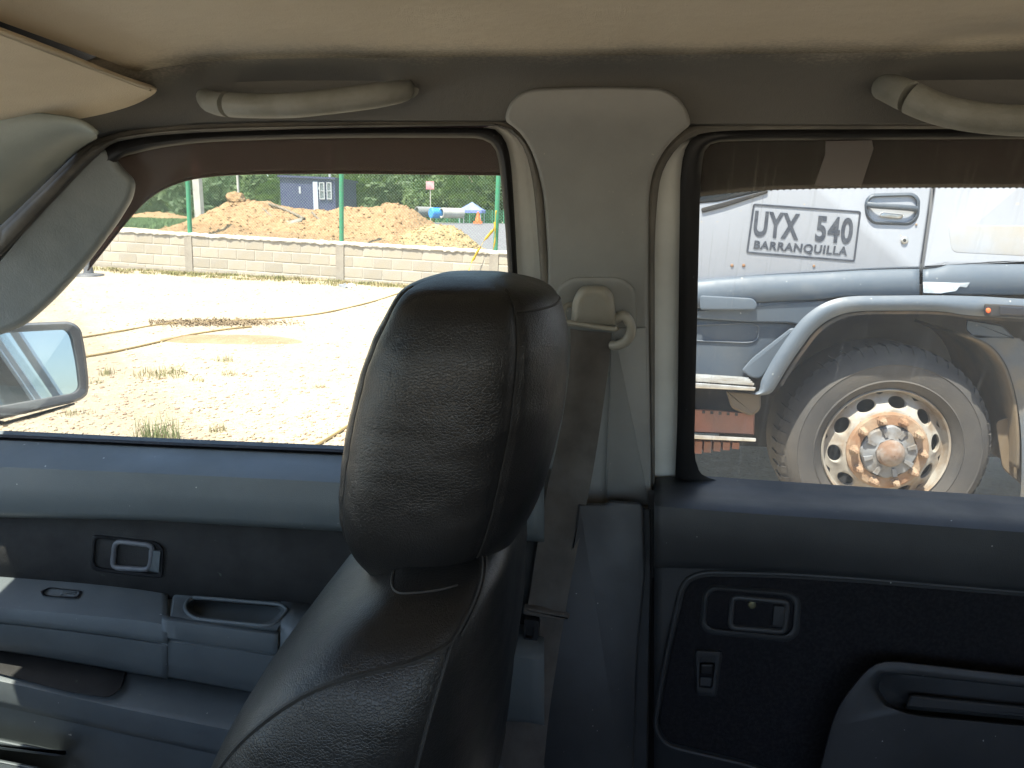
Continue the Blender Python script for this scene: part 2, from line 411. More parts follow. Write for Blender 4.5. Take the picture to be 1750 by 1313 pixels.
# outer roof, floor, far side, back wall
V = []
for y in (.925, .90, .84, .6, .2, -.3, -.7, -.78):
    for x in np.linspace(-1.02, 1.8, 15):
        e = .0 if y not in (.925,) else -.03
        V.append((x, y, 1.755 + e - .05 * max(0, (-.5 - x) / .43) - (.02 if abs(y) > .7 else 0)))
o = mesh('roof_panel', V, ringfaces(15, 8, closed=False), WHITE, cabin)
s = o.modifiers.new('solid', 'SOLIDIFY'); s.thickness = .008; s.offset = 0
box('floor_pan', (-1.4, 1.75), (-.78, 1.06), (.42, .46), CARPET, cabin)
box('side_sill', (-1.4, 1.75), (-.80, -.77), (.40, 1.16), DPLAST, cabin)
box('back_wall', (1.72, 1.75), (-.78, 1.06), (.46, 1.22), DFAB, cabin)
box('firewall', (-1.44, -1.40), (-.78, 1.06), (.42, 1.02), RUBBER, cabin)
BW = [Vector((1.73, -.70, 1.222)), Vector((1.73, .95, 1.222)), Vector((1.65, .86, 1.65)), Vector((1.65, -.68, 1.65))]
mesh('back_window', BW + [q + Vector((.005, 0, .001)) for q in BW], [(0,1,2,3),(7,6,5,4),(0,4,5,1),(1,5,6,2),(2,6,7,3),(3,7,4,0)], glassmat('privacy_glass', (.22, .23, .23), .8), cabin, smooth=False)
strip('roof_gutter', [(120, 262), (180, 232), (240, 218), (400, 206), (830, 200), (1300, 203), (2450, 204)], [(130, 280), (195, 248), (250, 234), (400, 226), (830, 222), (1300, 224), (2450, 224)], tumo(.052), .02, .004, WHITE, cabin)
box('dashboard', (-1.39, -1.06), (-.76, 1.0), (.62, 1.06), DPLAST2, cabin, bev=.06)
box('bonnet', (-2.55, -1.45), (-.80, 1.08), (.55, 1.06), WHITE, cabin, bev=.07)
# windscreen pane
A = [Vector((-1.0, -.74, 1.655)), Vector((-1.0, .80, 1.655)), Vector((-1.42, .98, 1.1)), Vector((-1.42, -.85, 1.1))]
n = (A[1] - A[0]).cross(A[2] - A[0]).normalized() * .004
mesh('windscreen', A + [a + n for a in A], [(0,1,2,3),(7,6,5,4),(0,4,5,1),(1,5,6,2),(2,6,7,3),(3,7,4,0)], GLASS, cabin, smooth=False)

# windscreen pillar trim (A pillar): a bulged moulding from the header down to the dash
V = []; rowsA = []
up_l = [(-330, 222), (-200, 200), (-60, 190), (30, 190), (90, 196), (138, 206), (168, 228)]
lo_l = [(-330, 690), (-200, 560), (-60, 432), (0, 383), (75, 311), (130, 258), (163, 236)]
Aa, Bb = resample(catmull(up_l, 5), 60), resample(catmull(lo_l, 5), 60)
for k in range(9):
    f = k / 8
    for a, b in zip(Aa, Bb):
        q = a + (b - a) * f
        V.append(PY(q[0], q[1], .80 + .115 * f - .03 * math.sin(math.pi * f)))
o = mesh('windscreen_pillar_trim', V, ringfaces(60, 9, closed=False), APIL, cabin)
s = o.modifiers.new('solid', 'SOLIDIFY'); s.thickness = .004; s.offset = 0

# door opening lips (the strip round each opening) and painted jambs
lipF_o = [(-80, 455), (0, 385), (75, 312), (149, 244), (175, 232), (230, 219), (350, 209), (500, 206), (700, 204), (838, 203), (866, 208), (890, 223), (912, 251), (926, 287), (935, 340), (941, 420), (945, 480), (948, 560), (950, 700)]
lipF_i = [(-80, 510), (0, 440), (96, 338), (181, 253), (213, 240), (300, 229), (500, 221), (700, 217), (830, 215), (853, 217), (872, 226), (893, 250), (906, 290), (914, 342), (920, 420), (924, 480), (928, 560), (930, 700)]
strip('door_weatherstrip', lipF_o, lipF_i, tumo(-.006), .03, .006, LIP, cabin)
strip('weatherstrip_bead', [(x + (4 if x < 860 else -6), y + (9 if x < 870 else 4)) for x, y in lipF_o[1:]], [(x - (3 if x < 200 else 0), y - (3 if 200 < x < 860 else 4)) for x, y in lipF_i[1:]], tumo(-.013), .01, .004, LIP, cabin)
jF_o = [(846, 213), (872, 222), (893, 247), (908, 288), (916, 342), (922, 420), (926, 480), (930, 560), (932, 720)]
jF_i = [(825, 219), (848, 226), (862, 246), (870, 290), (876, 380), (880, 460), (884, 560), (888, 720)]
strip('door_jamb', jF_o, jF_i, tumo(.022), .04, .004, WHITE, cabin)
lipR_o = [(2450, 204), (1750, 209), (1500, 210), (1300, 211), (1200, 212), (1176, 217), (1140, 244), (1115, 286), (1107, 330), (1105, 420), (1106, 520), (1109, 700), (1113, 862), (1113, 985)]
lipR_i = [(2450, 217), (1750, 220), (1500, 221), (1300, 222), (1215, 226), (1190, 232), (1160, 250), (1134, 290), (1124, 336), (1119, 420), (1119, 520), (1119, 700), (1119, 862), (1117, 985)]
strip('door_weatherstrip', lipR_o, lipR_i, tumo(-.006), .03, .006, LIP, cabin, n=110)
jR_o = [(1205, 225), (1160, 248), (1132, 290), (1122, 336), (1117, 420), (1116, 520), (1114, 700), (1112, 834)]
jR_i = [(1205, 230), (1182, 246), (1168, 290), (1166, 336), (1164, 420), (1163, 520), (1162, 700), (1157, 834)]
strip('door_jamb', jR_o, jR_i, tumo(.024), .04, .003, WHITE, cabin)

# centre pillar (B pillar) trims
Bup = rpoly([(862, 207, 10), (868, 180, 16), (886, 159, 16), (912, 151, 20), (1022, 147, 30), (1132, 150, 20), (1160, 166, 18), (1176, 192, 14), (1181, 213, 8), (1142, 246, 20), (1117, 288, 25), (1109, 332, 30), (1108, 520, 60), (1114, 870, 4), (895, 866, 4), (922, 600, 30), (938, 480, 60), (929, 340, 40), (920, 290, 30), (906, 252, 20), (887, 224, 20)], 10)
plate('pillar_trim', Bup, lambda a, b, o=0.: tum(a, b, o - .020 - .035 * min(1, max(0, (330 - b) / 150))), .05, TRIM, cabin, bev=7, bevd=.012, seg=5)
# slightly raised pad around the belt guide and the cover of the belt channel
plate('guide_pad', rpoly([(950, 492), (975, 474), (1062, 474), (1086, 492), (1092, 640), (960, 640)], 18), tumo(-.024), .01, TRIM, cabin, bev=9, bevd=.004)
plate('belt_channel_cover', rpoly([(1046, 560), (1106, 560), (1112, 864), (1034, 864)], 3), tumo(-.032), .02, TRIM, cabin, bev=3, bevd=.004)
Blo = rpoly([(988, 861, 3), (1034, 861, 3), (1044, 855, 4), (1094, 859, 8), (1101, 868, 6), (1103, 985, 10), (1090, 1120, 20), (1080, 1400, 5), (880, 1400, 5), (945, 1120, 20)], 5)
def lower_b(px, py, o=0.0): return PY(px, py, .985 + o - .00004 * (py - 860))
plate('lower_pillar_trim', Blo, lower_b, .06, DPLAST2, cabin, bev=5, bevd=.012, seg=4)
plate('lower_pillar_return', rpoly([(1090, 868), (1113, 868), (1114, 985), (1112, 1060), (1106, 1400), (1062, 1400), (1085, 1100)], 3), lambda a, b, o=0.: PY(a, b, 1.0 + o), .05, DPLAST2, cabin, bev=3)
plate('door_gap_seal', [(1107, 838), (1119, 838), (1118, 988), (1108, 988)], lambda a, b, o=0.: PY(a, b, 1.005 + o), .02, RUBBER, cabin, bev=1)

plate('door_gap_seal', [(1104, 980), (1124, 980), (1122, 1420), (1096, 1420)], lambda a, b, o=0.: PY(a, b, 1.03 + o), .02, RUBBER, cabin, bev=1)

# ================================================================== SUN VISOR
vis = thing('sun_visor', 'beige fabric sun visor folded up against the windscreen header', 'sun visor', PY(150, 150, .72))
VP = plane3(PY(278, 152, .80), PY(0, 216, .82), PY(0, 48, .58))
vo = rpoly([(279, 152, 34), (236, 178, 40), (178, 197, 40), (110, 212, 30), (62, 205, 20), (40, 210, 20), (0, 216, 10), (-420, 262, 20), (-420, -110, 20), (0, 46, 60), (110, 88, 60), (205, 128, 40)], 20)
plate('visor_panel', vo, VP, .022, VISOR, vis, bev=10, bevd=.010, seg=6)
sweep('hinge_rod', [VP(62, 203, .012), VP(30, 196, .012), VP(-160, 225, .012)], .006, RUBBER, vis)

# ================================================================== GRAB HANDLES
def grab(pts, Ys, rads, label, seam, caps):
    c = PY(*pts[len(pts) // 2], Ys[0])
    t = thing('grab_handle', label, 'grab handle', c, 'grab handles on the roof rail')
    P = catmull([PY(a, b, y) for (a, b), y in zip(pts, Ys)], 6)
    k = np.linspace(0, len(rads) - 1, len(P)); ra = np.interp(k, range(len(rads)), [r[0] for r in rads]); rb = np.interp(k, range(len(rads)), [r[1] for r in rads])
    rr = [(a, b) for a, b in zip(ra, rb)]
    i = seam
    sweep('grip', P[i:], rr[i:], GRAB, t, k=18)
    P2 = P[:i]; r2 = rr[:i]
    sweep('mount_cover', P2, [(a * .985, b * .985) for a, b in r2], GRAB, t, k=18)
    sweep('mount_bracket', [PY(*caps, Ys[-1] - .002), PY(*caps, Ys[-1] + .03)], .012, GRAB, t)
grab([(346, 160), (349, 166), (358, 173), (380, 178), (430, 181), (500, 180), (570, 173), (640, 164), (688, 156), (700, 148)],
     [.868, .852, .838, .825, .812, .806, .808, .818, .840, .868],
     [(.004, .004), (.009, .009), (.0115, .012), (.0125, .013), (.0125, .0125), (.0120, .0125), (.011, .0125), (.0105, .0125), (.0095, .011), (.005, .007)],
     'curved grey grab handle above the front window, near the sun visor', 20, (698, 150))
grab([(1503, 152), (1509, 150), (1522, 152), (1548, 163), (1585, 180), (1630, 194), (1690, 203), (1760, 207), (1850, 205), (1950, 190), (2010, 165)],
     [.866, .846, .822, .798, .785, .778, .776, .776, .782, .80, .86],
     [(.005, .006), (.011, .012), (.013, .0135), (.0135, .0145), (.0135, .014), (.013, .0135), (.013, .0135), (.013, .0135), (.0125, .013), (.011, .012), (.006, .007)],
     'curved grey grab handle above the rear window, cut off by the picture edge', 20, (2008, 168))

# ================================================================== FRONT DOOR
fd = thing('door_with_window', 'front passenger door with armrest, pull handle and rain visor, door mirror outside', 'car door', PY(300, 760, 1.06) * 1.0, 'doors of the pickup')
X0, X1 = -470, 930
sill = [(-160, 741), (0, 747), (300, 761), (585, 773), (930, 790)]
loft('upper_pad', [([(x, y - 10) for x, y in sill], 1.062), ([(x, y + 3) for x, y in sill], 1.052),
                   ([(-160, 762), (0, 771), (300, 783), (600, 797), (930, 813)], 1.020),
                   ([(-160, 778), (0, 788), (300, 800), (600, 815), (930, 831)], .992),
                   ([(-160, 790), (0, 799), (300, 812), (600, 827), (930, 845)], .978),
                   ([(-160, 820), (0, 830), (300, 844), (600, 860), (930, 880)], .972),
                   ([(-160, 862), (0, 872), (240, 877), (400, 885), (600, 896), (930, 912)], .970),
                   ([(-160, 868), (0, 878), (240, 883), (400, 891), (600, 902), (930, 919)], .974),
                   ([(-160, 872), (0, 882), (240, 887), (400, 896), (600, 907), (930, 924)], .988),
                   ([(-160, 872), (0, 882), (240, 887), (400, 896), (600, 907), (930, 924)], 1.02)], X0, X1, 70, DPLAST, fd)
loft('fabric_insert', [([(-160, 868), (0, 878), (240, 883), (400, 892), (600, 903), (930, 920)], 1.000),
                       ([(-160, 920), (0, 930), (300, 950), (600, 970), (930, 990)], .998),
                       ([(-160, 985), (0, 1000), (300, 1024), (600, 1046), (930, 1075)], .998)], X0, X1, 40, DFAB, fd)
# armrest: two mouldings with a seam between, the second with a pull pocket
loft('armrest', [([(-160, 972), (0, 984), (150, 996), (270, 1011), (288, 1014)], 1.0),
                 ([(-160, 978), (0, 990), (150, 1002), (268, 1016), (288, 1020)], .994),
                 ([(-160, 1015), (0, 1030), (150, 1043), (268, 1056), (288, 1060)], .945),
                 ([(-160, 1025), (0, 1040), (150, 1053), (268, 1066), (286, 1070)], .934),
                 ([(-160, 1038), (0, 1054), (150, 1070), (266, 1086), (284, 1090)], .930),
                 ([(-160, 1046), (0, 1061), (150, 1078), (264, 1094), (282, 1097)], .931),
                 ([(-160, 1048), (0, 1064), (150, 1081), (264, 1097), (282, 1100)], .936),
                 ([(-160, 1050), (0, 1067), (150, 1084), (262, 1100), (280, 1103)], .932),
                 ([(-160, 1078), (0, 1092), (150, 1115), (258, 1134), (272, 1136)], .938),
                 ([(-160, 1092), (0, 1108), (150, 1132), (252, 1150), (264, 1152)], .952),
                 ([(-160, 1096), (0, 1112), (150, 1136), (252, 1154), (264, 1156)], 1.0)], X0, 287, 60, DPLAST, fd)
AT = plane3(PY(292, 1013, 1.0), PY(509, 1028, 1.0), PY(290, 1056, .940))
pocket = rpoly([(328, 1024, 12), (476, 1036, 16), (488, 1043, 10), (470, 1061, 12), (454, 1066, 10), (336, 1054, 14), (318, 1040, 10)], 12)
holed('pull_handle_moulding', rpoly([(296, 1011, 8), (509, 1028, 2), (474, 1080, 2), (290, 1058, 4)], 4), pocket, AT, .02, DPLAST, fd, n=110, edge=3, thick=.006, shrink=.9)
sweep('pull_handle_rim', [AT(q[0], q[1], 0) for q in rpoly([(324, 1020, 16), (479, 1033, 18), (493, 1043, 12), (473, 1065, 14), (454, 1070, 12), (332, 1058, 16), (313, 1041, 12)], 14)], .0028, DPLAST, fd, k=8, closed=True)
loft('armrest', [([(289, 1055), (480, 1079)], .942), ([(289, 1062), (478, 1087)], .934), ([(288, 1088), (478, 1116)], .931), ([(287, 1092), (476, 1120)], .936), ([(285, 1096), (476, 1123)], .933),
                          ([(278, 1130), (470, 1160)], .938), ([(272, 1150), (470, 1186)], .95), ([(272, 1154), (470, 1190)], 1.0)], 277, 476, 20, DPLAST, fd)
loft('armrest', [([(505, 1029), (600, 1037), (930, 1070)], 1.0), ([(482, 1070), (600, 1082), (930, 1115)], .942), ([(480, 1084), (600, 1096), (930, 1128)], .934),
                         ([(479, 1118), (600, 1132), (930, 1165)], .931), ([(478, 1170), (600, 1188), (930, 1230)], .945), ([(478, 1190), (600, 1206), (930, 1250)], 1.0)], 480, 930, 20, DPLAST, fd)
loft('lower_panel', [([(-160, 1080), (0, 1100), (258, 1146), (445, 1178), (600, 1205), (930, 1260)], 1.0),
                     ([(-160, 1100), (0, 1135), (200, 1175), (396, 1215), (600, 1252), (930, 1310)], .968),
                     ([(-160, 1122), (0, 1153), (192, 1195), (396, 1235), (600, 1276), (930, 1340)], .945),
                     ([(-160, 1132), (0, 1164), (192, 1207), (396, 1248), (600, 1289), (930, 1352)], .937),
                     ([(-160, 1162), (0, 1194), (192, 1238), (372, 1278), (600, 1326), (930, 1390)], .937),
                     ([(-160, 1170), (0, 1202), (192, 1245), (372, 1285), (600, 1334), (930, 1400)], .942),
                     ([(-160, 1172), (0, 1205), (192, 1248), (372, 1288), (600, 1337), (930, 1404)], .985),
                     ([(-160, 1450), (0, 1450), (192, 1450), (372, 1450), (600, 1450), (930, 1450)], .975)], X0, X1, 70, DPLAST, fd)
RP = plane3(PY(0, 1112, .990), PY(200, 1150, .990), PY(0, 1156, .940))
plate('pocket_lining', rpoly([(-120, 1086, 4), (0, 1109, 4), (216, 1149, 2), (206, 1180, 14), (184, 1193, 10), (120, 1184, 20), (0, 1152, 30), (-120, 1122, 4)], 10), lambda a, b, o=0.: RP(a, b, o - .006), .012, DFAB, fd, bev=2, bevd=.002)
plate('map_pocket_lip', rpoly([(-140, 1236), (0, 1263), (118, 1287), (98, 1293), (0, 1281), (-140, 1262)], 4), vy(.915), .07, DPLAST, fd, bev=5, bevd=.01)
plate('map_pocket_lip', rpoly([(-140, 1274), (0, 1298), (90, 1316), (90, 1340), (-140, 1340)], 4), vy(.90), .07, DPLAST, fd, bev=5, bevd=.01)
# inner handle
HS = vy(.996)
hb = holed('handle_bezel', rpoly([(157, 913), (268, 925), (281, 938), (278, 990), (160, 977), (153, 968)], 7), rpoly([(164, 920), (262, 930), (274, 940), (271, 981), (168, 970), (161, 963)], 7), lambda a, b, o=0.: HS(a, b, o - .005), .026, RUBBER, fd, n=80, edge=2, thick=.008)
lv = sweep('handle_lever', [HS(q[0], q[1], -.004) for q in rpoly([(197, 925), (262, 932), (256, 974), (192, 970)], 12)], [(.0042, .004)] * len(rpoly([(197, 925), (262, 932), (256, 974), (192, 970)], 12)), LEVER, hb, k=10, closed=True)
dome('lever_cup', rpoly([(203, 934), (252, 939), (248, 968), (200, 964)], 8), lambda a, b, o=0.: HS(a, b, o + .003), -.003, mat('lever_cup_plastic', (.105, .10, .11), .5), hb)
plate('lever_pivot', rpoly([(254, 938), (277, 940), (274, 981), (252, 976)], 4), lambda a, b, o=0.: HS(a, b, o - .007), .02, DPLAST, hb, bev=3)
# window switch
SW = plane3(PY(40, 995, .994), PY(140, 1005, .994), PY(40, 1030, .945))
sb = holed('switch_bezel', rpoly([(68, 1010), (84, 1003), (142, 1009), (132, 1024), (72, 1019)], 3), rpoly([(74, 1009.5), (86, 1005.5), (138, 1011), (129, 1021), (77, 1017)], 3), lambda a, b, o=0.: SW(a, b, o - .006), .008, RUBBER, fd, n=48, edge=1)
plate('switch_rocker', rpoly([(106, 1008.5), (134, 1011.5), (127, 1019.5), (102, 1018)], 2), lambda a, b, o=0.: SW(a, b, o - .004), .006, DPLAST, sb, bev=2)
# window frame rubber, pane, corner trim, rain visor
sF_o = [(-110, 540), (0, 440), (96, 338), (181, 253), (213, 240), (300, 229), (500, 222), (700, 219), (828, 219), (852, 227), (866, 247), (874, 290), (880, 380), (884, 460), (890, 560), (894, 790)]
sF_i = [(-110, 600), (0, 493), (15, 479), (192, 285), (224, 265), (300, 249), (400, 241), (600, 236), (780, 236), (822, 238), (842, 249), (852, 276), (860, 350), (866, 430), (872, 560), (876, 790)]
strip('window_seal', sF_o, sF_i, tumo(.004), .05, .008, RUBBER, fd, n=110)
sp = [(-160, 735), (0, 742), (300, 756), (585, 768), (930, 785)]
loft('window_seal', [(sp, 1.064), ([(x, y + 1) for x, y in sp], 1.048), ([(x, y + 5) for x, y in sp], 1.044), ([(x, y + 7) for x, y in sp], 1.05), ([(x, y + 9) for x, y in sp], 1.044), ([(x, y + 13) for x, y in sp], 1.048), ([(x, y + 13) for x, y in sp], 1.07)], X0, X1, 40, RUBBER, fd, thick=.001)
pane = [(-110, 570), (15, 460), (200, 270), (300, 240), (600, 228), (830, 230), (855, 260), (870, 350), (884, 790), (585, 778), (0, 752), (-160, 745)]
plate('window_pane', pane, tumo(.024), .004, GLASS, fd, bev=.5, bevd=.0005, seg=1)
ct = rpoly([(212, 290, 18), (233, 308, 26), (229, 338, 30), (205, 378, 40), (150, 452, 60), (95, 512, 40), (45, 556, 20), (0, 573, 20), (-160, 620, 10), (-160, 640, 5), (-190, 560, 10), (-40, 430, 20), (52, 330, 20), (150, 240, 10), (190, 258, 10)], 12)
def cs(px, py, o=0.0):
    return tum(px, py, -.004 + o)
plate('corner_trim', ct, cs, .022, CORNER, fd, bev=16, bevd=.016, seg=7)
# rain visor: a bowed strip of smoked acrylic outside the glass
U = resample(catmull([(196, 268), (240, 240), (330, 226), (520, 218), (700, 216), (845, 218), (862, 224)], 5), 90)
Lw = resample(catmull([(150, 462), (185, 418), (222, 372), (252, 341), (290, 318), (340, 304), (420, 297.5), (560, 296), (700, 297), (858, 299)], 5), 90)
V = []
for k in range(8):
    f = k / 7
    for a, b in zip(U, Lw):
        q = a + (b - a) * f; V.append(tum(q[0], q[1], .036 + .028 * math.sin(f * 1.45)))
o = mesh('rain_visor', V, ringfaces(90, 8, closed=False), TINT, fd); s = o.modifiers.new('solid', 'SOLIDIFY'); s.thickness = .003; s.offset = 1
sweep('visor_edge', [tum(a[0], a[1], .064) for a in Lw], .0012, TINT, fd, k=6)
# outer skin
V = []
for x in np.linspace(-1.42, -.02, 20):
    for y, z in ((1.075, 1.115), (1.10, 1.11), (1.125, 1.07), (1.14, 1.0), (1.145, .85), (1.13, .6), (1.11, .48)): V.append((x, y, z))
o = mesh('outer_skin', V, ringfaces(7, 20, closed=False), WHITE, fd); s = o.modifiers.new('solid', 'SOLIDIFY'); s.thickness = .004; s.offset = 0
V = []
# door mirror: housing, rim and silvered glass
mc = PXc(60, 640, -.96)
inc = (mc - CAM).normalized(); ref = Vector((.995, -.085, .07)).normalized(); mn = (ref - inc).normalized()
def MP(px, py, o=0.0):
    d = ray(px, py); return CAM + d * ((mc - mn * o - CAM).dot(mn) / d.dot(mn))
mo = rpoly([(-130, 566, 10), (20, 553, 30), (120, 549, 14), (138, 560, 12), (146, 600, 20), (152, 655, 14), (150, 676, 10), (134, 686, 14), (-20, 722, 10), (-130, 742, 10)], 10)
mi = rpoly([(-120, 580, 10), (20, 568, 30), (112, 563, 10), (122, 574, 12), (132, 618, 20), (137, 662, 12), (128, 672, 10), (0, 694, 10), (-120, 716, 10)], 10)
mh = holed('door_mirror', mo, mi, MP, .008, MHOUS, fd, n=110, edge=4, floor=False, shrink=.985, thick=.02)
N_ = len(mo); V = []
for f, dep in ((1, .016), (.99, .04), (.93, .08), (.75, .105), (.45, .115)):
    c = np.mean([m_[:2] for m_ in mo], 0)
    for q in mo: q2 = c + (np.array(q[:2]) - c) * f; V.append(MP(q2[0], q2[1], 0) - mn * dep)
mesh('mirror_shell', V, ringfaces(N_, 5) + [tuple(range(4 * N_, 5 * N_))], MHOUS, mh)
plate('mirror_glass', inset2([m_[:2] for m_ in mi], -1), lambda a, b, o=0.: MP(a, b, o + .0065), .003, MIRROR, mh, bev=.6, bevd=.0006, seg=1)
plate('mirror_arm', rpoly([(-130, 735), (-10, 715), (12, 722), (60, 712), (128, 690), (60, 712), (8, 728), (0, 730), (-130, 760)][:5] + [(40, 716), (10, 729), (0, 727), (-20, 735), (-130, 760)], 3), lambda a, b, o=0.: MP(a, b, o + .01), .08, MHOUS, mh, bev=2)

# ================================================================== REAR DOOR
rd = thing('door_with_window', 'rear passenger door with dark fabric panel, lock knob and shaded streaky window', 'car door', PY(1500, 850, 1.06), 'doors of the pickup')
X0, X1 = 1118, 2450
loft('upper_pad', [([(1118, 818), (1190, 816), (1290, 822), (1750, 852), (2000, 866)], 1.075), ([(1118, 832), (1190, 830), (1290, 838), (1750, 867), (2000, 882)], 1.052),
                   ([(1118, 846), (1300, 858), (1471, 868), (1750, 888), (2000, 904)], 1.005),
                   ([(1118, 856), (1300, 869), (1471, 880), (1750, 900), (2000, 916)], .978),
                   ([(1118, 866), (1300, 880), (1471, 891), (1750, 911), (2000, 928)], .966),
                   ([(1118, 900), (1300, 912), (1471, 925), (1750, 948), (2000, 965)], .962),
                   ([(1118, 955), (1200, 957), (1343, 966), (1514, 978), (1750, 998), (2000, 1018)], .966),
                   ([(1118, 965), (1200, 967), (1343, 974), (1514, 986), (1750, 1006), (2000, 1026)], .972),
                   ([(1118, 968), (1200, 970), (1343, 978), (1514, 990), (1750, 1010), (2000, 1030)], .984),
                   ([(1118, 1080), (1343, 1100), (1514, 1110), (1750, 1120), (2000, 1130)], .988),
                   ([(1100, 1430), (1343, 1430), (1514, 1430), (1750, 1430), (2000, 1430)], .985)], X0, X1, 90, DPLAST2, rd)
ins = rpoly([(1170, 1010, 10), (1182, 992, 20), (1208, 985, 20), (1343, 988, 20), (1471, 996, 20), (1750, 1019, 10), (2000, 1040, 4), (2000, 1430, 4), (1480, 1400, 10), (1400, 1345, 10), (1279, 1301, 20), (1206, 1284, 20), (1140, 1268, 20), (1125, 1240, 20), (1141, 1143, 20)], 10)
sweep('panel_bead', [PY(q[0], q[1], .982) for q in inset2(ins, -7)], .0035, DPLAST2, rd, k=8, closed=True)
plate('fabric_insert', ins, vy(.981), .01, DFAB2, rd, bev=3, bevd=.002)
AR = vy(.93)
holed('armrest', rpoly([(1370, 1440, 5), (1429, 1211, 40), (1476, 1151, 20), (1497, 1134, 14), (1522, 1130, 14), (1750, 1156, 20), (2000, 1180, 4), (2000, 1440, 4)], 12), rpoly([(1491, 1172, 8), (1507, 1148, 14), (1750, 1174, 5), (1960, 1196, 5), (1960, 1262, 5), (1750, 1240, 5), (1562, 1222, 14), (1512, 1207, 12)], 10), AR, .035, DPLAST2, rd, n=120, edge=9, skirt=.06, shrink=.96)
plate('pull_ledge', rpoly([(1555, 1186, 6), (1750, 1206, 4), (1960, 1228, 4), (1960, 1252, 4), (1750, 1231, 4), (1545, 1212, 8)], 5), vy(.945), .03, DPLAST2, rd, bev=6, bevd=.012)
HS2 = vy(.976)
hb = holed('handle_bezel', rpoly([(1195, 1070, 10), (1201, 1012, 16), (1214, 999, 14), (1352, 1010, 14), (1369, 1024, 14), (1366, 1084, 14), (1350, 1098, 12), (1208, 1084, 14)], 12), rpoly([(1206, 1064, 8), (1211, 1018, 12), (1222, 1009, 10), (1344, 1019, 10), (1357, 1030, 10), (1354, 1076, 10), (1342, 1086, 10), (1216, 1074, 10)], 10), HS2, .03, DPLAST2, rd, n=90, edge=5, skirt=.01)
lq = rpoly([(1252, 1020), (1346, 1029), (1340, 1080), (1247, 1072)], 10)
sweep('handle_lever', [HS2(q[0], q[1], .004) for q in lq], .0042, DPLAST2, hb, k=10, closed=True)
dome('lever_cup', rpoly([(1262, 1030), (1318, 1035), (1314, 1064), (1258, 1060)], 8), lambda a, b, o=0.: HS2(a, b, o + .016), -.004, DPLAST2, hb)
plate('lever_pivot', rpoly([(1320, 1032), (1350, 1034), (1346, 1076), (1316, 1072)], 5), lambda a, b, o=0.: HS2(a, b, o + .002), .02, DPLAST2, hb, bev=4)
kn = [(1285 + 8 * math.cos(t), 1034 + 8 * math.sin(t)) for t in np.linspace(0, 2 * math.pi, 14)[:-1]]
dome('lock_screw', kn, lambda a, b, o=0.: HS2(a, b, o + .008), .005, mat('dull_brass', (.18, .17, .10), .5, .6), hb, back=.012)
sb = holed('switch_bezel', rpoly([(1187, 1110), (1234, 1112), (1223, 1190), (1189, 1187)], 5), rpoly([(1196, 1132), (1222, 1133), (1217, 1176), (1194, 1174)], 4), vy(.974), .012, DPLAST2, rd, n=60, edge=3, skirt=.008)
dome('switch_rocker', rpoly([(1197, 1134), (1220, 1135), (1218, 1156), (1196, 1154)], 4), vy(.976), .004, RUBBER, sb)
dome('switch_rocker', rpoly([(1196, 1157), (1218, 1158), (1215, 1175), (1195, 1173)], 4), vy(.979), .002, DPLAST2, sb)
sR_o = [(2450, 216), (1750, 218), (1500, 219), (1300, 221), (1222, 223), (1190, 232), (1172, 252), (1164, 292), (1162, 340), (1160, 520), (1158, 700), (1154, 822), (1158, 840)]
sR_i = [(2450, 236), (1750, 238), (1500, 239), (1364, 240), (1240, 242), (1214, 247), (1203, 262), (1198, 300), (1196, 350), (1192, 520), (1188, 700), (1187, 775), (1194, 802)]
strip('window_seal', sR_o, sR_i, tumo(.006), .05, .006, RUBBER, rd, n=110)
strip('window_seal', [(1187, 770), (1188, 790), (1194, 804), (1206, 815), (1240, 824), (1290, 829), (1520, 843), (1750, 857), (2450, 876)],
      [(1160, 770), (1160, 800), (1166, 830), (1190, 842), (1240, 845), (1290, 846), (1520, 860), (1750, 873), (2450, 892)], tumo(.0), .03, .004, RUBBER, rd, n=90)
sweep('sill_strip', [tum(a, b, -.008) for a, b in ((1200, 832), (1300, 838), (1520, 852), (1750, 865), (2450, 884))], .0022, RUBBER, rd, k=8)
plate('window_pane', [(1176, 240), (1200, 226), (1500, 222), (2450, 220), (2450, 895), (1750, 872), (1290, 842), (1176, 836)], tumo(.026), .004, RGLASS, rd, bev=.5, bevd=.0005, seg=1)
# dark rain visor with a beaded lower edge
U = resample([(1190, 224), (1500, 222), (2450, 218)], 60); Lw = resample(catmull([(1186, 338), (1240, 331), (1320, 325), (1450, 322), (1600, 321), (1750, 321), (2450, 318)], 5), 60)
V = []
for k in range(6):
    f = k / 5
    for a, b in zip(U, Lw): q = a + (b - a) * f; V.append(tum(q[0], q[1], .036 + .024 * math.sin(f * 1.45)))
o = mesh('rain_visor', V, ringfaces(60, 6, closed=False), TINT2, rd); s = o.modifiers.new('solid', 'SOLIDIFY'); s.thickness = .003; s.offset = 1
mb = MB(); L2 = resample(Lw, 230)
for a in L2[::2]:
    c = tum(a[0], a[1], .058); mb.box((c.x - .0008, c.x + .0008), (c.y - .001, c.y + .001), (c.z - .0008, c.z + .0012))
o = mb.build('beaded_edge', TINT2, rd); o['kind'] = 'stuff'
plate('painted_reflection', [(1411, 241), (1490, 240), (1493, 254), (1472, 318), (1392, 317), (1410, 265)], tumo(.0215), .002, glassmat('reflection_film', (.55, .55, .55), .1, dust=.36, body=(.62, .58, .57)), rd, bev=1, bevd=.0004, seg=1)  # reflection on the rain visor, painted as an added pale translucent sheet
V = []
for x in np.linspace(.03, 1.15, 20):
    for y, z in ((1.075, 1.115), (1.10, 1.11), (1.125, 1.07), (1.14, 1.0), (1.145, .85), (1.13, .6), (1.11, .48)): V.append((x, y, z))
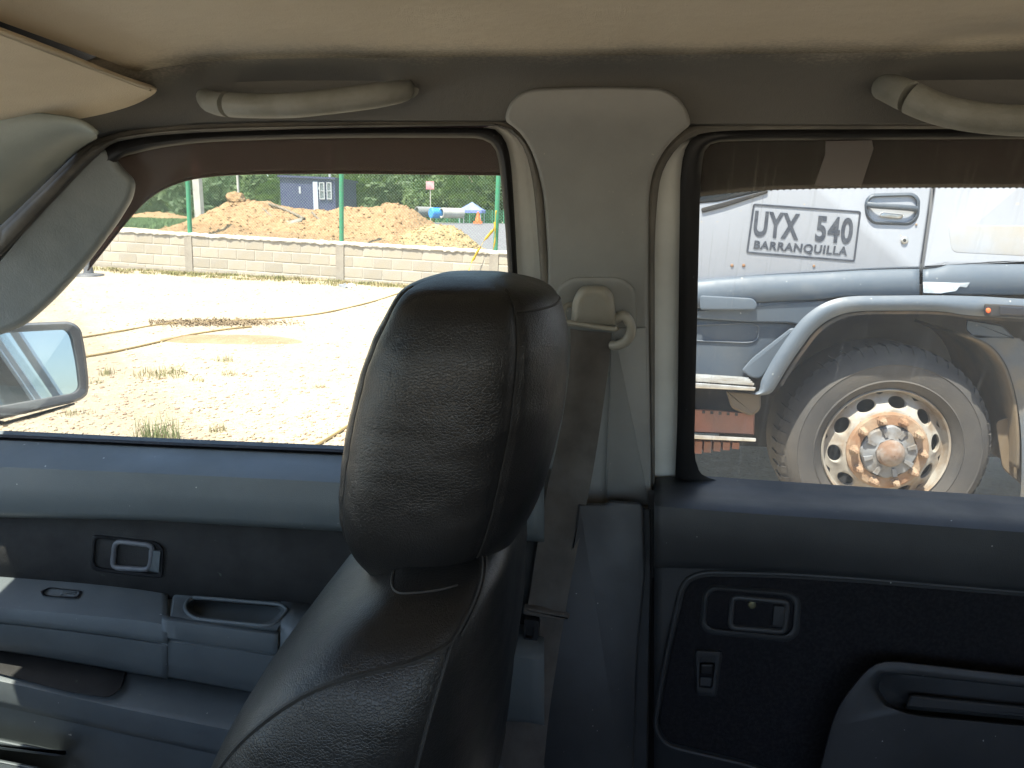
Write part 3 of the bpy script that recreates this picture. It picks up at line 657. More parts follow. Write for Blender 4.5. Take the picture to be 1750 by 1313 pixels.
o = mesh('outer_skin', V, ringfaces(7, 20, closed=False), WHITE, rd); s = o.modifiers.new('solid', 'SOLIDIFY'); s.thickness = .004; s.offset = 0
box('door_pull', (.08, .22), (1.145, 1.17), (1.02, 1.045), DPLAST, rd, bev=.008)
# rest of the flank that shows in the mirror
V = []
for x in np.linspace(1.17, 3.2, 24):
    for y, z in ((1.06, 1.22), (1.11, 1.21), (1.13, 1.12), (1.145, .85), (1.13, .6), (1.11, .48)): V.append((x, y, z))
o = mesh('bed_side', V, ringfaces(6, 24, closed=False), WHITE, cabin); s = o.modifiers.new('solid', 'SOLIDIFY'); s.thickness = .006; s.offset = 0
V = []
for x in (-.07, .03, .0):
    pass
for y0, y1, z0, z1, x0, x1 in ((1.068, .915, 1.19, 1.66, -.11, -.01),):
    V = [(x, y + d, z) for d in (0, .012) for (y, z) in ((y0, z0), (y1, z1)) for x in (x0, x1)]
    mesh('pillar_skin', V, [(0,1,3,2),(4,6,7,5),(0,4,5,1),(2,3,7,6),(0,2,6,4),(1,5,7,3)], WHITE, cabin, smooth=False)
V = [(x, y + d, z) for d in (0, .03) for (y, z) in ((1.068, 1.19), (.915, 1.66)) for x in (1.32, 1.55)]
mesh('pillar_skin', V, [(0,1,3,2),(4,6,7,5),(0,4,5,1),(2,3,7,6),(0,2,6,4),(1,5,7,3)], WHITE, cabin, smooth=False)

# ================================================================== SEAT
seat = thing('seat_with_headrest', 'front seat in wrinkled black leather with a tall headrest, leaning back', 'car seat', (-.12, .68, .6))
def zof(px, py, Y): return PY(px, py, Y).z
from mathutils import noise as mn0
def superloft(name, levels, n, m, mat_, parent, exps=3.6, bulge=None, expb=2.4, split=.1, smooth=10, grooves=(), wrinkle=.0008):
    """levels: (z, xf, xb, yc, hy); smooth stacked rounded-rectangle sections"""
    Lv = np.array(levels, float); o_ = np.argsort(Lv[:, 0]); Lv = Lv[o_]
    zz = np.linspace(Lv[0, 0], Lv[-1, 0], n)
    # denser near both ends
    t = np.linspace(0, 1, n); t = .5 - .5 * np.cos(np.pi * t); t = .5 * t + .5 * np.linspace(0, 1, n); zz = Lv[0, 0] + t * (Lv[-1, 0] - Lv[0, 0])
    c = [interp(list(zip(Lv[:, 0], Lv[:, k])), zz) for k in range(1, 5)]
    def sec(i, a):
        xf, xb, yc, hy = (c[k][i] for k in range(4)); hx = (xb - xf) / 2; xc = (xb + xf) / 2
        ca, sa = math.cos(a), math.sin(a); ex = exps if ca < 0 else expb
        sh = split * hx * (1 - abs(ca) ** 2)                      # where the side panel ends
        x = xc + sh + (hx * (1 - split * (1 if ca > 0 else -1)) if True else hx) * math.copysign(abs(ca) ** (2 / ex), ca) - sh + split * hx
        y = yc + hy * math.copysign(abs(sa) ** (2 / ex), sa)
        p = Vector((x, y, zz[i]))
        if bulge: p = bulge(p, (ca, sa), i / (n - 1))
        return p
    G = np.array([[tuple(sec(i, 2 * math.pi * j / m)) for j in range(m)] for i in range(n)])
    lo0, hi0 = G.min((0, 1)), G.max((0, 1))
    for _ in range(smooth):
        A_ = (np.roll(G, 1, 1) + np.roll(G, -1, 1)) / 2; H = G.copy()
        H[1:-1] = .5 * (A_[1:-1] + (G[2:] + G[:-2]) / 2); H[0] = A_[0]; H[-1] = A_[-1]; G = G + .6 * (H - G)
    for k in range(3):
        lo1, hi1 = G[..., k].min(), G[..., k].max(); G[..., k] = lo0[k] + (G[..., k] - lo1) * (hi0[k] - lo0[k]) / (hi1 - lo1)
    ctr = G.mean(1, keepdims=True); nn = G - ctr; nn[..., 2] = 0; nn /= np.maximum(np.linalg.norm(nn, axis=2, keepdims=True), 1e-6)
    for i in range(n):
        for j in range(m):
            q = Vector(G[i, j]); ang_ = (2 * math.pi * j / m + math.pi) % (2 * math.pi) - math.pi; dd = 0
            near = 9
            for sa_ in grooves:
                near = min(near, abs(ang_ - sa_))
            dd -= .0030 * math.exp(-(near / .05) ** 2)
            pk = math.exp(-(near / .30) ** 2)
            dd += wrinkle * (.9 * mn0.noise(q * 22) + (.5 + .9 * pk) * mn0.noise(Vector((q.x * 26, q.y * 26, q.z * 75))))
            G[i, j] += nn[i, j] * dd
    def surf(i, a):
        f = (a % (2 * math.pi)) / (2 * math.pi) * m; j0 = int(f) % m; t = f - int(f)
        i0 = int(i); ti = i - i0; i1 = min(i0 + 1, n - 1)
        p0 = G[i0, j0] * (1 - t) + G[i0, (j0 + 1) % m] * t; p1 = G[i1, j0] * (1 - t) + G[i1, (j0 + 1) % m] * t
        return Vector(p0 * (1 - ti) + p1 * ti)
    V = [tuple(G[i, j]) for i in range(n) for j in range(m)]
    F_ = ringfaces(m, n) + [tuple(range(m)), tuple(range((n-1)*m, n*m))]
    ob = mesh(name, V, F_, mat_, parent, ang=75)
    return ob, surf, zz
YC = .665
hr = []
for py, xl, xr, hy in ((459, 748, 872, .045), (466, 712, 915, .085), (480, 690, 938, .102), (520, 664, 962, .118), (590, 628, 972, .128), (680, 602, 966, .130), (760, 587, 950, .130),
                       (830, 582, 930, .128), (875, 592, 905, .122), (906, 628, 872, .108), (934, 686, 820, .08), (950, 730, 775, .04)):
    yn = YC - hy
    a, b = PY(xl, py, yn + .62 * hy), PY(xr, py, YC + .15 * hy)
    z = PY((xl + xr) / 2, py, yn + .12).z
    hr.append((z, a.x, b.x, YC, hy))
hd, hsec, hz = superloft('headrest', hr, 100, 150, LEATHER, seat, exps=2.9, expb=2.2, split=.05, smooth=26, grooves=(-.98, -2.45))
print('headrest z', hz[0], hz[-1], hr[5])
def seamline(name, par, sec, idx, angs, r, out=1.0):
    P = [sec(i, a) for i, a in zip(idx, angs)]
    return sweep(name, P, r, SEAM, par, k=6)
n_ = 44
seamline('seam', hd, hsec, list(range(4, 96)), [-.98] * 92, .0013)
seamline('seam', hd, hsec, list(range(4, 96)), [-2.45] * 92, .0012)
seamline('seam', hd, hsec, [88] * 40, list(np.linspace(-.98, .9, 40)), .0011)
for yy in (.60, .73):
    q = PY(705, 950, .60)
    po = sweep('headrest_post', [(q.x - .02, yy, q.z - .09), (q.x + .02, yy, q.z + .06)], .006, METAL, seat, k=12)
    sweep('post_collar', [(q.x - .004, yy, q.z - .035), (q.x + .001, yy, q.z - .008)], .014, RUBBER, po, k=14)
ft = [(690, 938), (640, 972), (600, 1010), (520, 1090), (450, 1180), (400, 1250), (360, 1313), (300, 1420), (200, 1620)]
lv_ = []
bk = [PY(x, y, .86) for x, y in ((917, 839), (915, 905), (902, 1012), (892, 1105), (872, 1191), (812, 1313))]
bkz = [(p.z, p.x) for p in bk]
for z, hy in ((1.243, .05), (1.240, .10), (1.233, .145), (1.220, .178), (1.20, .204), (1.165, .224), (1.12, .234), (1.05, .238), (.95, .238), (.8, .238), (.65, .235)):
    yn = YC + .01 - hy * .92
    best = min(((abs(PY(x, y, yn + .04).z - z), x, y) for x, y in catmull([np.array(q, float) for q in ft], 40)), key=lambda q: q[0])
    xf = PY(best[1], best[2], yn + .04).x - .035 * min(1, max(0, (1.22 - z) / .08))
    xb = float(interp(bkz, [z])[0]) - (.03 if z > 1.242 else .014 if z > 1.239 else .005 if z > 1.23 else 0)
    lv_.append([z, xf, xb, YC + .01, hy])
print('seat levels', [[round(q, 3) for q in l] for l in lv_])
for l in lv_:
    if l[0] < 1.0: l[1] = lv_[7][1] - (lv_[7][0] - l[0]) * .35
def sbulge(p, cs_, f):
    ca, sa = cs_
    if ca < -.2: p.x += .028 * (1 - abs(sa) ** 3) * min(1, (1 - f) * 3)     # hollow between the bolsters
    return p
sbk, ssec, sz = superloft('backrest', lv_, 130, 170, LEATHER, seat, exps=3.6, bulge=sbulge, expb=3.0, split=.0, smooth=14, wrinkle=.0011)
def zi(z): return int(np.argmin(np.abs(sz - z)))
def seam_path(zs, as_, r, k=60):
    t = np.linspace(0, 1, k); tz = np.linspace(0, 1, len(zs)); zq = interp(list(zip(tz, zs)), t); aq = interp(list(zip(tz, as_)), t)
    fi = np.interp(zq, sz, np.arange(len(sz))); sweep('seam', [ssec(min(f, len(sz) - 1.001), a_) for f, a_ in zip(fi, aq)], r, SEAM, sbk, k=6)
seam_path([.70, .95, 1.10, 1.17, 1.205], [-1.12, -1.12, -1.12, -1.12, -1.14], .0020)
seam_path([.95, 1.08, 1.14, 1.175, 1.195, 1.205], [-2.45, -2.2, -2.02, -1.80, -1.5, -1.14], .0020)
seam_path([1.205, 1.222, 1.236], [-1.14, -1.02, -.9], .0020, 20)
seam_path([1.206, 1.224, 1.238], [-1.06, -.92, -.78], .0016, 20)
seam_path([1.228, 1.226, 1.230], [-2.5, -1.9, -1.35], .0014, 30)
# seat cushion (below the picture)
V = []
box('seat_cushion', (-.85, -.30), (.44, .90), (.47, .62), LEATHER, seat, bev=.05)

# ================================================================== SEAT BELT
belt = thing('seat_belt', 'grey brown seat belt hanging from its beige guide on the centre pillar', 'seat belt', PY(1015, 600, .88))
GS = tumo(-.030)
Lb = [(975, 562), (974, 620), (964, 700), (950, 770), (932, 850), (917, 940), (902, 1035), (884, 1130), (860, 1240), (830, 1360)]
Rb = [(1045, 570), (1041, 620), (1030, 700), (1016, 790), (1002, 860), (986, 940), (968, 1035), (952, 1130), (936, 1240), (925, 1360)]
La, Ra = resample(catmull(Lb, 5), 70), resample(catmull(Rb, 5), 70); V = []
def bs(px, py):
    if py < 800: return tum(px, py, -.045 - .00006 * (py - 560))
    p = tum(px, 800, -.045 - .0144); return PY(px, py, p.y - .00008 * (py - 800))
for side in (0, .0016):
    for k in range(9):
        f = k / 8
        for i, (a, b) in enumerate(zip(La, Ra)):
            q = a + (b - a) * f
            wv = .004 * math.sin(f * 5 + i * .09) + .006 * math.exp(-((q[1] - 800 + (f - .5) * -60) / 22) ** 2)
            p = bs(q[0], q[1]); V.append(p + Vector((0, -wv + side, 0)))
nn_ = 70; F_ = ringfaces(70, 9, closed=False); F_ += [tuple(i + 630 for i in f) for f in F_]
mesh('webbing', V, F_, WEB, belt, ang=70)
dome('guide_cover', rpoly([(975, 556, 4), (979, 510, 14), (993, 488, 16), (1032, 487, 16), (1049, 503, 16), (1054, 558, 4)], 12), tumo(-.052), .016, BEIGE, belt, flat=.5, back=.03)
sweep('guide_bar', [tum(a, b, -.062) for a, b in ((968, 551), (990, 554), (1020, 559), (1050, 563), (1056, 560))], [(.004, .0035)] * 5, BEIGE, belt, k=10)
sweep('guide_bar', catmull([tum(a, b, c) for a, b, c in ((966, 550, -.058), (962, 536, -.052), (966, 524, -.045), (980, 520, -.04))], 5), .0035, BEIGE, belt, k=10)
sweep('guide_ring', catmull([tum(a, b, c) for a, b, c in ((1052, 545, -.05), (1066, 540, -.054), (1076, 552, -.056), (1078, 568, -.058), (1070, 583, -.058), (1056, 590, -.056), (1046, 590, -.05))], 6), [(.0062, .0062)] * 37, BEIGE, belt, k=12)
plate('tongue_stop', rpoly([(896, 1034), (966, 1044), (975, 1052), (962, 1056), (894, 1046)], 3), lambda a, b, o=0.: bs(a, b) + Vector((0, -.010 + o, 0)), .014, WEB, belt, bev=3)
holed('belt_tongue', rpoly([(897, 1050), (924, 1054), (920, 1090), (895, 1086)], 4), rpoly([(901, 1062), (914, 1064), (911, 1084), (899, 1082)], 2), lambda a, b, o=0.: bs(a, b) + Vector((0, -.012 + o, 0)), .006, RUBBER, belt, n=40, edge=1)
sweep('belt_edge', catmull([bs(a, b) + Vector((0, -.012, 0)) for a, b in ((888, 1100), (878, 1140), (862, 1200), (838, 1260), (812, 1320), (790, 1380))], 4), [(.0012, .003)] * 21, WEB, belt, k=6)
mb = MB(); mesh('care_label', [bs(916, 880) + Vector((0, -.014, 0)), bs(926, 800) + Vector((0, -.014, 0)), bs(929, 806) + Vector((0, -.012, 0)), bs(920, 890) + Vector((0, -.012, 0))], [(0, 1, 2, 3)], WHITE, belt, smooth=False)
# ================================================================== GROUND
SAND = mat('pale_sandy_ground', (.365, .298, .205), .95, col2=(.31, .245, .165), vs=.9, vrange=(.35, .7), col3=(.40, .335, .24), v3=(14, .5, .68),
           bumps=[('noise', 26, .4, .02), ('vor', 34, .3, .012), ('noise', 3, .3, .05)], spec=.15, specks=(42, .66, (.20, .15, .10)))
SOIL = mat('orange_sandy_soil', (.30, .185, .098), .95, col2=(.25, .148, .075), vs=2.2, vrange=(.35, .7), col3=(.34, .225, .13), v3=(9, .5, .7), bumps=[('noise', 16, .9, .06), ('vor', 9, .5, .05)], spec=.1)
GRAVEL = mat('grey_gravel', (.155, .148, .156), .95, col2=(.125, .12, .125), vs=8, bumps=[('vor', 12, .6, .04)], spec=.1)
BLOCK = mat('concrete_block', (.335, .30, .25), .95, col2=(.29, .26, .215), vs=3, vrange=(.35, .7), bumps=[('noise', 90, .5, .004)], spec=.1, col3=(.34, .29, .215), v3=(.8, .5, .65))
N_ = BLOCK.node_tree.nodes; L_ = BLOCK.node_tree.links; b0 = N_['Principled BSDF']; src = b0.inputs['Base Color'].links[0].from_socket
oi_ = N_.new('ShaderNodeObjectInfo'); mr_ = N_.new('ShaderNodeMapRange'); mr_.inputs['To Min'].default_value = .92; mr_.inputs['To Max'].default_value = 1.12; L_.new(oi_.outputs['Random'], mr_.inputs['Value'])
hs_ = N_.new('ShaderNodeHueSaturation'); L_.new(mr_.outputs[0], hs_.inputs['Value']); L_.new(src, hs_.inputs['Color']); L_.new(hs_.outputs[0], b0.inputs['Base Color'])
PIER = mat('poured_concrete', (.28, .25, .205), .95, col2=(.235, .205, .17), vs=4, bumps=[('noise', 60, .5, .006)], spec=.1)
MORTAR = mat('pale_mortar', (.41, .37, .30), .95, col2=(.34, .30, .24), vs=8, bumps=[('noise', 50, .7, .01)], spec=.1)
GREEN = mat('green_fence_paint', (.03, .20, .10), .5, col2=(.05, .17, .10), vs=20)
WL, WR = PY(170, 391, 15.35), PY(845, 430, 14.45)         # top of the wall, two points
BL, BR = PY(170, 457, 15.35), PY(720, 489, 14.62)
wd = (WR - WL).normalized(); wn = wd.cross(Vector((0, 0, 1))).normalized()     # towards the pickup
if wn.y > 0: wn = -wn
wu = wn.cross(wd).normalized()
if wu.z < 0: wu = -wu
slope = (BR.z - BL.z) / (BR.x - BL.x)
def wall_y(x): return WL.y + (WR.y - WL.y) / (WR.x - WL.x) * (x - WL.x)
def wtop(x): return WL.z + (WR.z - WL.z) / (WR.x - WL.x) * (x - WL.x)
def sstep(a, b, x):
    t = min(1, max(0, (x - a) / (b - a))); return t * t * (3 - 2 * t)
def gz(x, y):
    xx = max(-30, min(8, x)); wy = wall_y(max(-40, min(20, x)))
    base = BL.z + slope * (xx - BL.x)
    f = max(0.0, (y - 3.2) / (wy - 3.2))
    front = base * min(f, 1.05) ** 1.15
    if x > 2: front *= max(0, 1 - (x - 2) / 6)
    back = max(.3, wtop(xx)) - .10 + (1.42 - wtop(xx) + .1) * sstep(wy, wy + 12, y) + .2 * sstep(26, 50, y)
    return front + (back - front) * sstep(wy + .02, wy + .18, y)
from mathutils import noise as mn_
def gd(x, y): return gz(x, y) + (.022 * mn_.noise((x * .9, y * .9, 0)) + .010 * mn_.noise((x * 3.1, y * 3.1, 4)) if 3 < y < 15 else 0)
gx = np.r_[-300, -200, -120, -80, -50, -36, np.linspace(-26, 8, 150), 11, 15, 22, 34, 60, 120, 200, 300]
gy = np.r_[-300, -160, -80, -40, -20, -10, -5, -2, 0, 1, 2, 3, np.linspace(3.4, 13.8, 70), np.linspace(13.9, 16.6, 46), 17, 18, 19, 20, 22, 24, 26, 28, 31, 35, 40, 45, 50, 60, 80, 120, 200, 300]
V = [(x, y, gd(x, y)) for y in gy for x in gx]
g = mesh('ground', V, ringfaces(len(gx), len(gy), closed=False), SAND, smooth=True, ang=80); g['kind'] = 'structure'
def gpt(px, py, lift=0.0):                    # where a pixel's ray meets the ground
    d = ray(px, py).normalized(); t = .5
    for _ in range(600):
        p = CAM + d * t
        if p.z <= gd(p.x, p.y): break
        t += .05
    a, b = t - .05, t
    for _ in range(20):
        m_ = (a + b) / 2; p = CAM + d * m_
        if p.z <= gd(p.x, p.y): b = m_
        else: a = m_
    p = CAM + d * b; p.z += lift; return p

# ================================================================== BLOCK WALL
wall = bpy.data.objects.new('block_wall', None); COL.objects.link(wall)
WM = Matrix((wd, -wn, wu)).transposed().to_4x4(); WM.translation = WL; wall.matrix_world = WM
tag(wall, 'low grey concrete block wall with a rough white mortar top, across the sandy lot', 'wall')
def wadd(name, me, loc, rz=0, m=None):
    o = bpy.data.objects.new(name, me); COL.objects.link(o); o.parent = wall; o.location = loc; o.rotation_euler = (0, 0, rz); return o
bm = bmesh.new(); bmesh.ops.create_cube(bm, size=1); bmesh.ops.scale(bm, vec=(.395, .14, .193), verts=bm.verts)
bmesh.ops.bevel(bm, geom=list(bm.edges), offset=.006, segments=1, affect='EDGES')
bme = bpy.data.meshes.new('block'); bm.to_mesh(bme); bm.free(); bme.materials.append(BLOCK)
hme = bme.copy(); hme.transform(Matrix.Scale(.49, 4, (1, 0, 0)))
def along(px, py):                            # distance along the wall at a pixel on its face
    d = ray(px, py); t = (WL - CAM).dot(wn) / d.dot(wn); return (CAM + d * t - WL).dot(wd)
pA, pB, pC = along(321, 395), along(581, 410), along(845, 430)
step = pB - pA
piers = [pA - step, pA, pB, pC, pC + step]
CH = .215
for row in range(4):
    z = -.035 - CH / 2 - row * CH
    for s in range(len(piers) - 1):
        a, b = piers[s] + .085, piers[s + 1] - .085
        x = a + (0 if row % 2 == 0 else -.205)
        while x < b - .03:
            x0, x1 = max(x, a), min(x + .395, b)
            if x1 - x0 > .06:
                o = wadd('block', bme, ((x0 + x1) / 2, .07 + rnd.uniform(-.002, .002), z + rnd.uniform(-.002, .002)), rnd.uniform(-.004, .004))
                o.scale = ((x1 - x0) / .395, 1, 1)
            x += .41
for p in piers:
    b_ = MB(); b_.box((-.085, .085), (-.018, .17), (-1.3, -.012)); o = b_.build('pier', PIER); o.parent = wall; o.location = (p, 0, 0)
b_ = MB(); b_.box((piers[0], piers[-1]), (.0065, .125), (-.90, -.04)); o = b_.build('mortar', MORTAR); o.parent = wall
b_ = MB(); b_.box((piers[0], piers[-1]), (-.012, .15), (-1.4, -.035 - 4 * CH + .145)); o = b_.build('footing', PIER); o.parent = wall
n = 420; V = []
for k, (yy, zz) in enumerate(((-.02, -.05), (-.03, -.02), (-.01, .012), (.06, .022), (.13, .012), (.165, -.03))):
    for i in range(n):
        x = piers[0] + (piers[-1] - piers[0]) * i / (n - 1)
        j = .016 * mn_.noise((x * 7, k * .7, 1)) + .012 * mn_.noise((x * 19, k * .9, 3))
        V.append((x, yy + j * .8, zz + j))
o = mesh('mortar_cap', V, ringfaces(n, 6, closed=False), mat('white_mortar', (.55, .52, .45), .95, col2=(.46, .42, .35), vs=7, bumps=[('noise', 40, .8, .012)], spec=.1)); o.parent = wall
# chain link fence on the wall
fence = bpy.data.objects.new('chain_link_fence', None); COL.objects.link(fence); fence.matrix_world = WM
tag(fence, 'green chain link fence with round posts standing on the block wall', 'fence')
for p in piers:
    b_ = MB(); V = []; k = 10
    for z in (-.01, 2.4):
        for j in range(k): V.append((p + .046 * math.cos(2*math.pi*j/k), .07 + .046 * math.sin(2*math.pi*j/k), z))
    o = mesh('post', V, ringfaces(k, 2) + [tuple(range(k)), tuple(range(k, 2*k))], GREEN); o.parent = fence
b_ = MB(); d_ = .062; H = 2.35; L0, L1 = piers[0], piers[-1]
x = L0 - H
while x < L1:
    for sgn in (1, -1):
        a, c = (x, .02), (x + H, H)
        if sgn < 0: a, c = (x, H), (x + H, .02)
        t0, t1 = max(0, (L0 - x) / H), min(1, (L1 - x) / H)
        if t1 > t0:
            f = lambda t: (a[0] + (c[0] - a[0]) * t, .07 + .002 * sgn, a[1] + (c[1] - a[1]) * t)
            b_.bar(f(t0), f(t1), .0014, 3)
    x += d_
o = b_.build('wire_mesh', mat('coated_wire', (.22, .34, .26), .5)); o.parent = fence; o['kind'] = 'stuff'
# yellow tape tied to the right post
TAPE = mat('yellow_tape', (.46, .30, .02), .5, col2=(.38, .24, .02), vs=9)
def ribbon(name, pts, w_, m, parent=None, tw=1.2):
    P = [Vector(p) for p in catmull(pts, 8)]; V = []
    for i, p in enumerate(P):
        a = tw * math.sin(i * .35); d = Vector((math.cos(a), .3, math.sin(a))) * w_ / 2; V += [p - d, p + d]
    o = mesh(name, V, [(2*i, 2*i+1, 2*i+3, 2*i+2) for i in range(len(P) - 1)], m, parent)
    s = o.modifiers.new('solid', 'SOLIDIFY'); s.thickness = .001; return o
def onwall(px, py, off=.1):
    d = ray(px, py); return CAM + d * ((WL + wn * off - CAM).dot(wn) / d.dot(wn))
tag(ribbon('warning_tape', [onwall(846, 380, .02), onwall(843, 392, .04), onwall(833, 405, .06), onwall(822, 420, .1), onwall(812, 438, .14), onwall(805, 452, .2), onwall(795, 478, .5)], .05, TAPE),
    'strip of yellow warning tape hanging from the fence down over the block wall', 'tape')
tag(ribbon('warning_tape', [onwall(848, 360, .03), onwall(846, 385, .04), onwall(846, 410, .05), onwall(842, 432, .06)], .03, TAPE),
    'short yellow tape end tied round the fence post behind the headrest', 'tape')

# ================================================================== EARTH HEAPS
def heap(name, label, px0, px1, crest, Yc, depth, base_lift, m, res=(300, 70), amp=.10, seed=0, clods=900):
    t = thing(name, label, 'soil heap', (PY((px0 + px1) / 2, 400, Yc).x, Yc, gz(PY((px0 + px1) / 2, 400, Yc).x, Yc)))
    nx, ny = res; xs = np.linspace(px0, px1, nx); ys = interp(crest, xs); V = []
    W_ = []
    for i, (a, b) in enumerate(zip(xs, ys)):
        c = PY(a, b, Yc); W_.append(c)
    for j in range(ny):
        f = -1 + 2 * j / (ny - 1)
        for i, c in enumerate(W_):
            y = Yc + f * depth; x = c.x; g0 = gz(x, y) - .05
            ht = max(0, c.z - gz(x, Yc)); pr = max(0, 1 - abs(f) ** 1.25) if f < 0 else max(0, 1 - f ** 1.6)
            e = mn_.noise((x * 1.3, y * 1.3, seed)) * 1.0 + mn_.noise((x * 3.5, y * 3.5, seed + 5)) * .6 + mn_.noise((x * 8, y * 8, seed + 9)) * .35
            k = min(1, ht * 2.5) * min(1, 3 * (1 - abs(f)))
            V.append((x, y, g0 + ht * pr + amp * (e + .45 * mn_.noise((x * 17, y * 17, seed + 3))) * k + base_lift * 0))
    mesh('soil', V, ringfaces(nx, ny, closed=False), m, t, ang=75)
    cl = MB(); tri = np.array(V)
    ico = bmesh.new(); bmesh.ops.create_icosphere(ico, subdivisions=1, radius=1); iv = [v.co.copy() for v in ico.verts]; jf = [[v.index for v in f.verts] for f in ico.faces]; ico.free()
    for _ in range(clods):
        p = tri[rnd.randrange(len(tri))]
        if p[1] > Yc + depth * .3 or p[2] < gz(p[0], p[1]) + .0: continue
        s = .012 + .034 * rnd.random() ** 4; q = Matrix.Rotation(rnd.uniform(0, 6), 3, Vector((rnd.random(), rnd.random(), 1)).normalized())
        cl.add([q @ Vector((v.x * s * rnd.uniform(.8, 1.3), v.y * s, v.z * s * rnd.uniform(.6, 1))) + Vector(p) for v in iv], jf)
    o = cl.build('clods', m, t); o['kind'] = 'stuff'
    return t
h1 = heap('soil_heap', 'largest heap of orange brown earth behind the wall, with roots and a plank in it', 285, 775,
     [(285, 402), (310, 392), (340, 372), (360, 361), (385, 348), (398, 341), (410, 339), (430, 342), (455, 344), (480, 350), (520, 354), (560, 355), (590, 352), (610, 352), (635, 351), (650, 349), (660, 346), (675, 345), (690, 349), (705, 358), (722, 372), (740, 388), (760, 404), (775, 414)], 17.8, 2.6, 0, SOIL, amp=.085, seed=1, clods=3800)
h2 = heap('soil_heap', 'small pale yellow heap of loose sand at the right end behind the wall', 690, 850,
     [(690, 396), (720, 386), (742, 381), (765, 380), (782, 385), (800, 400), (815, 414), (830, 425), (850, 432)], 15.9, .9, 0, mat('pale_loose_sand', (.37, .27, .145), .95, col2=(.31, .215, .105), vs=4, bumps=[('noise', 20, .9, .05), ('vor', 14, .6, .04)], spec=.1), res=(90, 30), amp=.06, seed=7, clods=1200)
h3 = heap('soil_heap', 'low reddish rubble heap far left beyond the grass strip', 175, 345,
     [(175, 372), (215, 367), (240, 364), (265, 360), (285, 363), (310, 370), (345, 378)], 26, 2.0, 0, SOIL, res=(70, 24), amp=.10, seed=3, clods=500)
# big clod on the crest
ico = bmesh.new(); bmesh.ops.create_icosphere(ico, subdivisions=3, radius=1)
for v in ico.verts:
    k = 1 + .35 * mn_.noise(v.co * 1.4) + .2 * mn_.noise(v.co * 3.5); v.co = Vector((v.co.x * .22, v.co.y * .2, v.co.z * .17)) * k
me = bpy.data.meshes.new('earth_clod'); ico.to_mesh(me); ico.free(); me.materials.append(SOIL)
o = bpy.data.objects.new('earth_clod', me); COL.objects.link(o); o.location = PY(405, 341, 17.7)
tag(o, 'big lump of orange earth perched on the crest of the largest heap', 'clod')
# roots, plank and rags in the heap
BARK = mat('dead_wood', (.11, .085, .06), .9, col2=(.2, .16, .12), vs=9, bumps=[('noise', 30, .6, .01)])
def onheap(px, py, l=.06):
    d = ray(px, py)
    # march to the front slope of the big heap
    p = PY(px, py, 16.6 + max(0, (385 - py)) * .028); return p + Vector((0, -l, 0))
r_ = thing('tree_root', 'dark forked dead root sticking out of the largest soil heap', 'root', onheap(500, 360))
sweep('stem', catmull([onheap(a, b) for a, b in ((462, 349), (485, 357), (505, 366), (522, 374))], 5), .035, BARK, r_, k=8)
sweep('branch', catmull([onheap(a, b) for a, b in ((440, 352), (455, 360), (462, 368), (470, 371))], 5), .03, BARK, r_, k=8)
sweep('branch', catmull([onheap(a, b) for a, b in ((535, 363), (543, 372), (552, 378), (560, 381))], 5), .025, BARK, r_, k=8)
o = mesh('curved_board', [onheap(a, b, .08) for a, b in ((462, 374), (480, 379), (500, 377), (520, 371), (518, 377), (500, 384), (478, 386), (464, 381))], [tuple(range(8))], mat('grey_board', (.24, .22, .18), .9, col2=(.17, .15, .12), vs=12))
o.modifiers.new('solid', 'SOLIDIFY').thickness = .03; tag(o, 'weathered grey curved board lying on the front of the largest soil heap', 'board')
o = mesh('rag', [onheap(543, 385), onheap(552, 386), onheap(550, 394), onheap(546, 393)], [(0, 1, 2, 3)], mat('white_rag', (.7, .68, .64), .9)); o.modifiers.new('solid', 'SOLIDIFY').thickness = .01
tag(o, 'small white scrap on the slope of the largest soil heap', 'scrap')

# ================================================================== BEYOND THE WALL
NAVY = mat('navy_cabin_paint', (.030, .034, .085), .5, col2=(.04, .044, .10), vs=3)
cb = thing('site_cabin', 'dark blue site cabin with a pale door and two white framed windows', 'cabin', (PY(525, 360, 27).x, 27, gz(PY(525, 360, 27).x, 27)))
a, b = PY(478, 303, 27), PY(572, 307, 27); zb = cb.location.z
def cabq(px, py, y=27.0): return PY(px, py, y)
V = [(a.x, 27, zb), (b.x, 27, zb), (b.x, 27, b.z), (a.x, 27, a.z)]; V += [(x, 29.4, z) for x, y, z in V]
mesh('wall', V, [(0,1,2,3),(7,6,5,4),(0,4,5,1),(1,5,6,2),(3,2,6,7),(3,7,4,0)], NAVY, cb, smooth=False)
mesh('roof', [(a.x - .05, 26.92, a.z), (b.x + .05, 26.92, b.z), (b.x + .05, 29.5, b.z), (a.x - .05, 29.5, a.z), (a.x - .05, 26.92, a.z + .07), (b.x + .05, 26.92, b.z + .07), (b.x + .05, 29.5, b.z + .07), (a.x - .05, 29.5, a.z + .07)], [(0,1,2,3),(7,6,5,4),(0,4,5,1),(1,5,6,2),(2,6,7,3),(3,7,4,0)], NAVY, cb, smooth=False)
WP = mat('white_frame_paint', (.33, .34, .36), .5)
c0, c1 = cabq(535, 311), cabq(543, 311)
box('door', (c0.x, c1.x), (26.955, 27.0), (zb + .02, c0.z), mat('pale_blue_door', (.34, .37, .44), .5), cb)
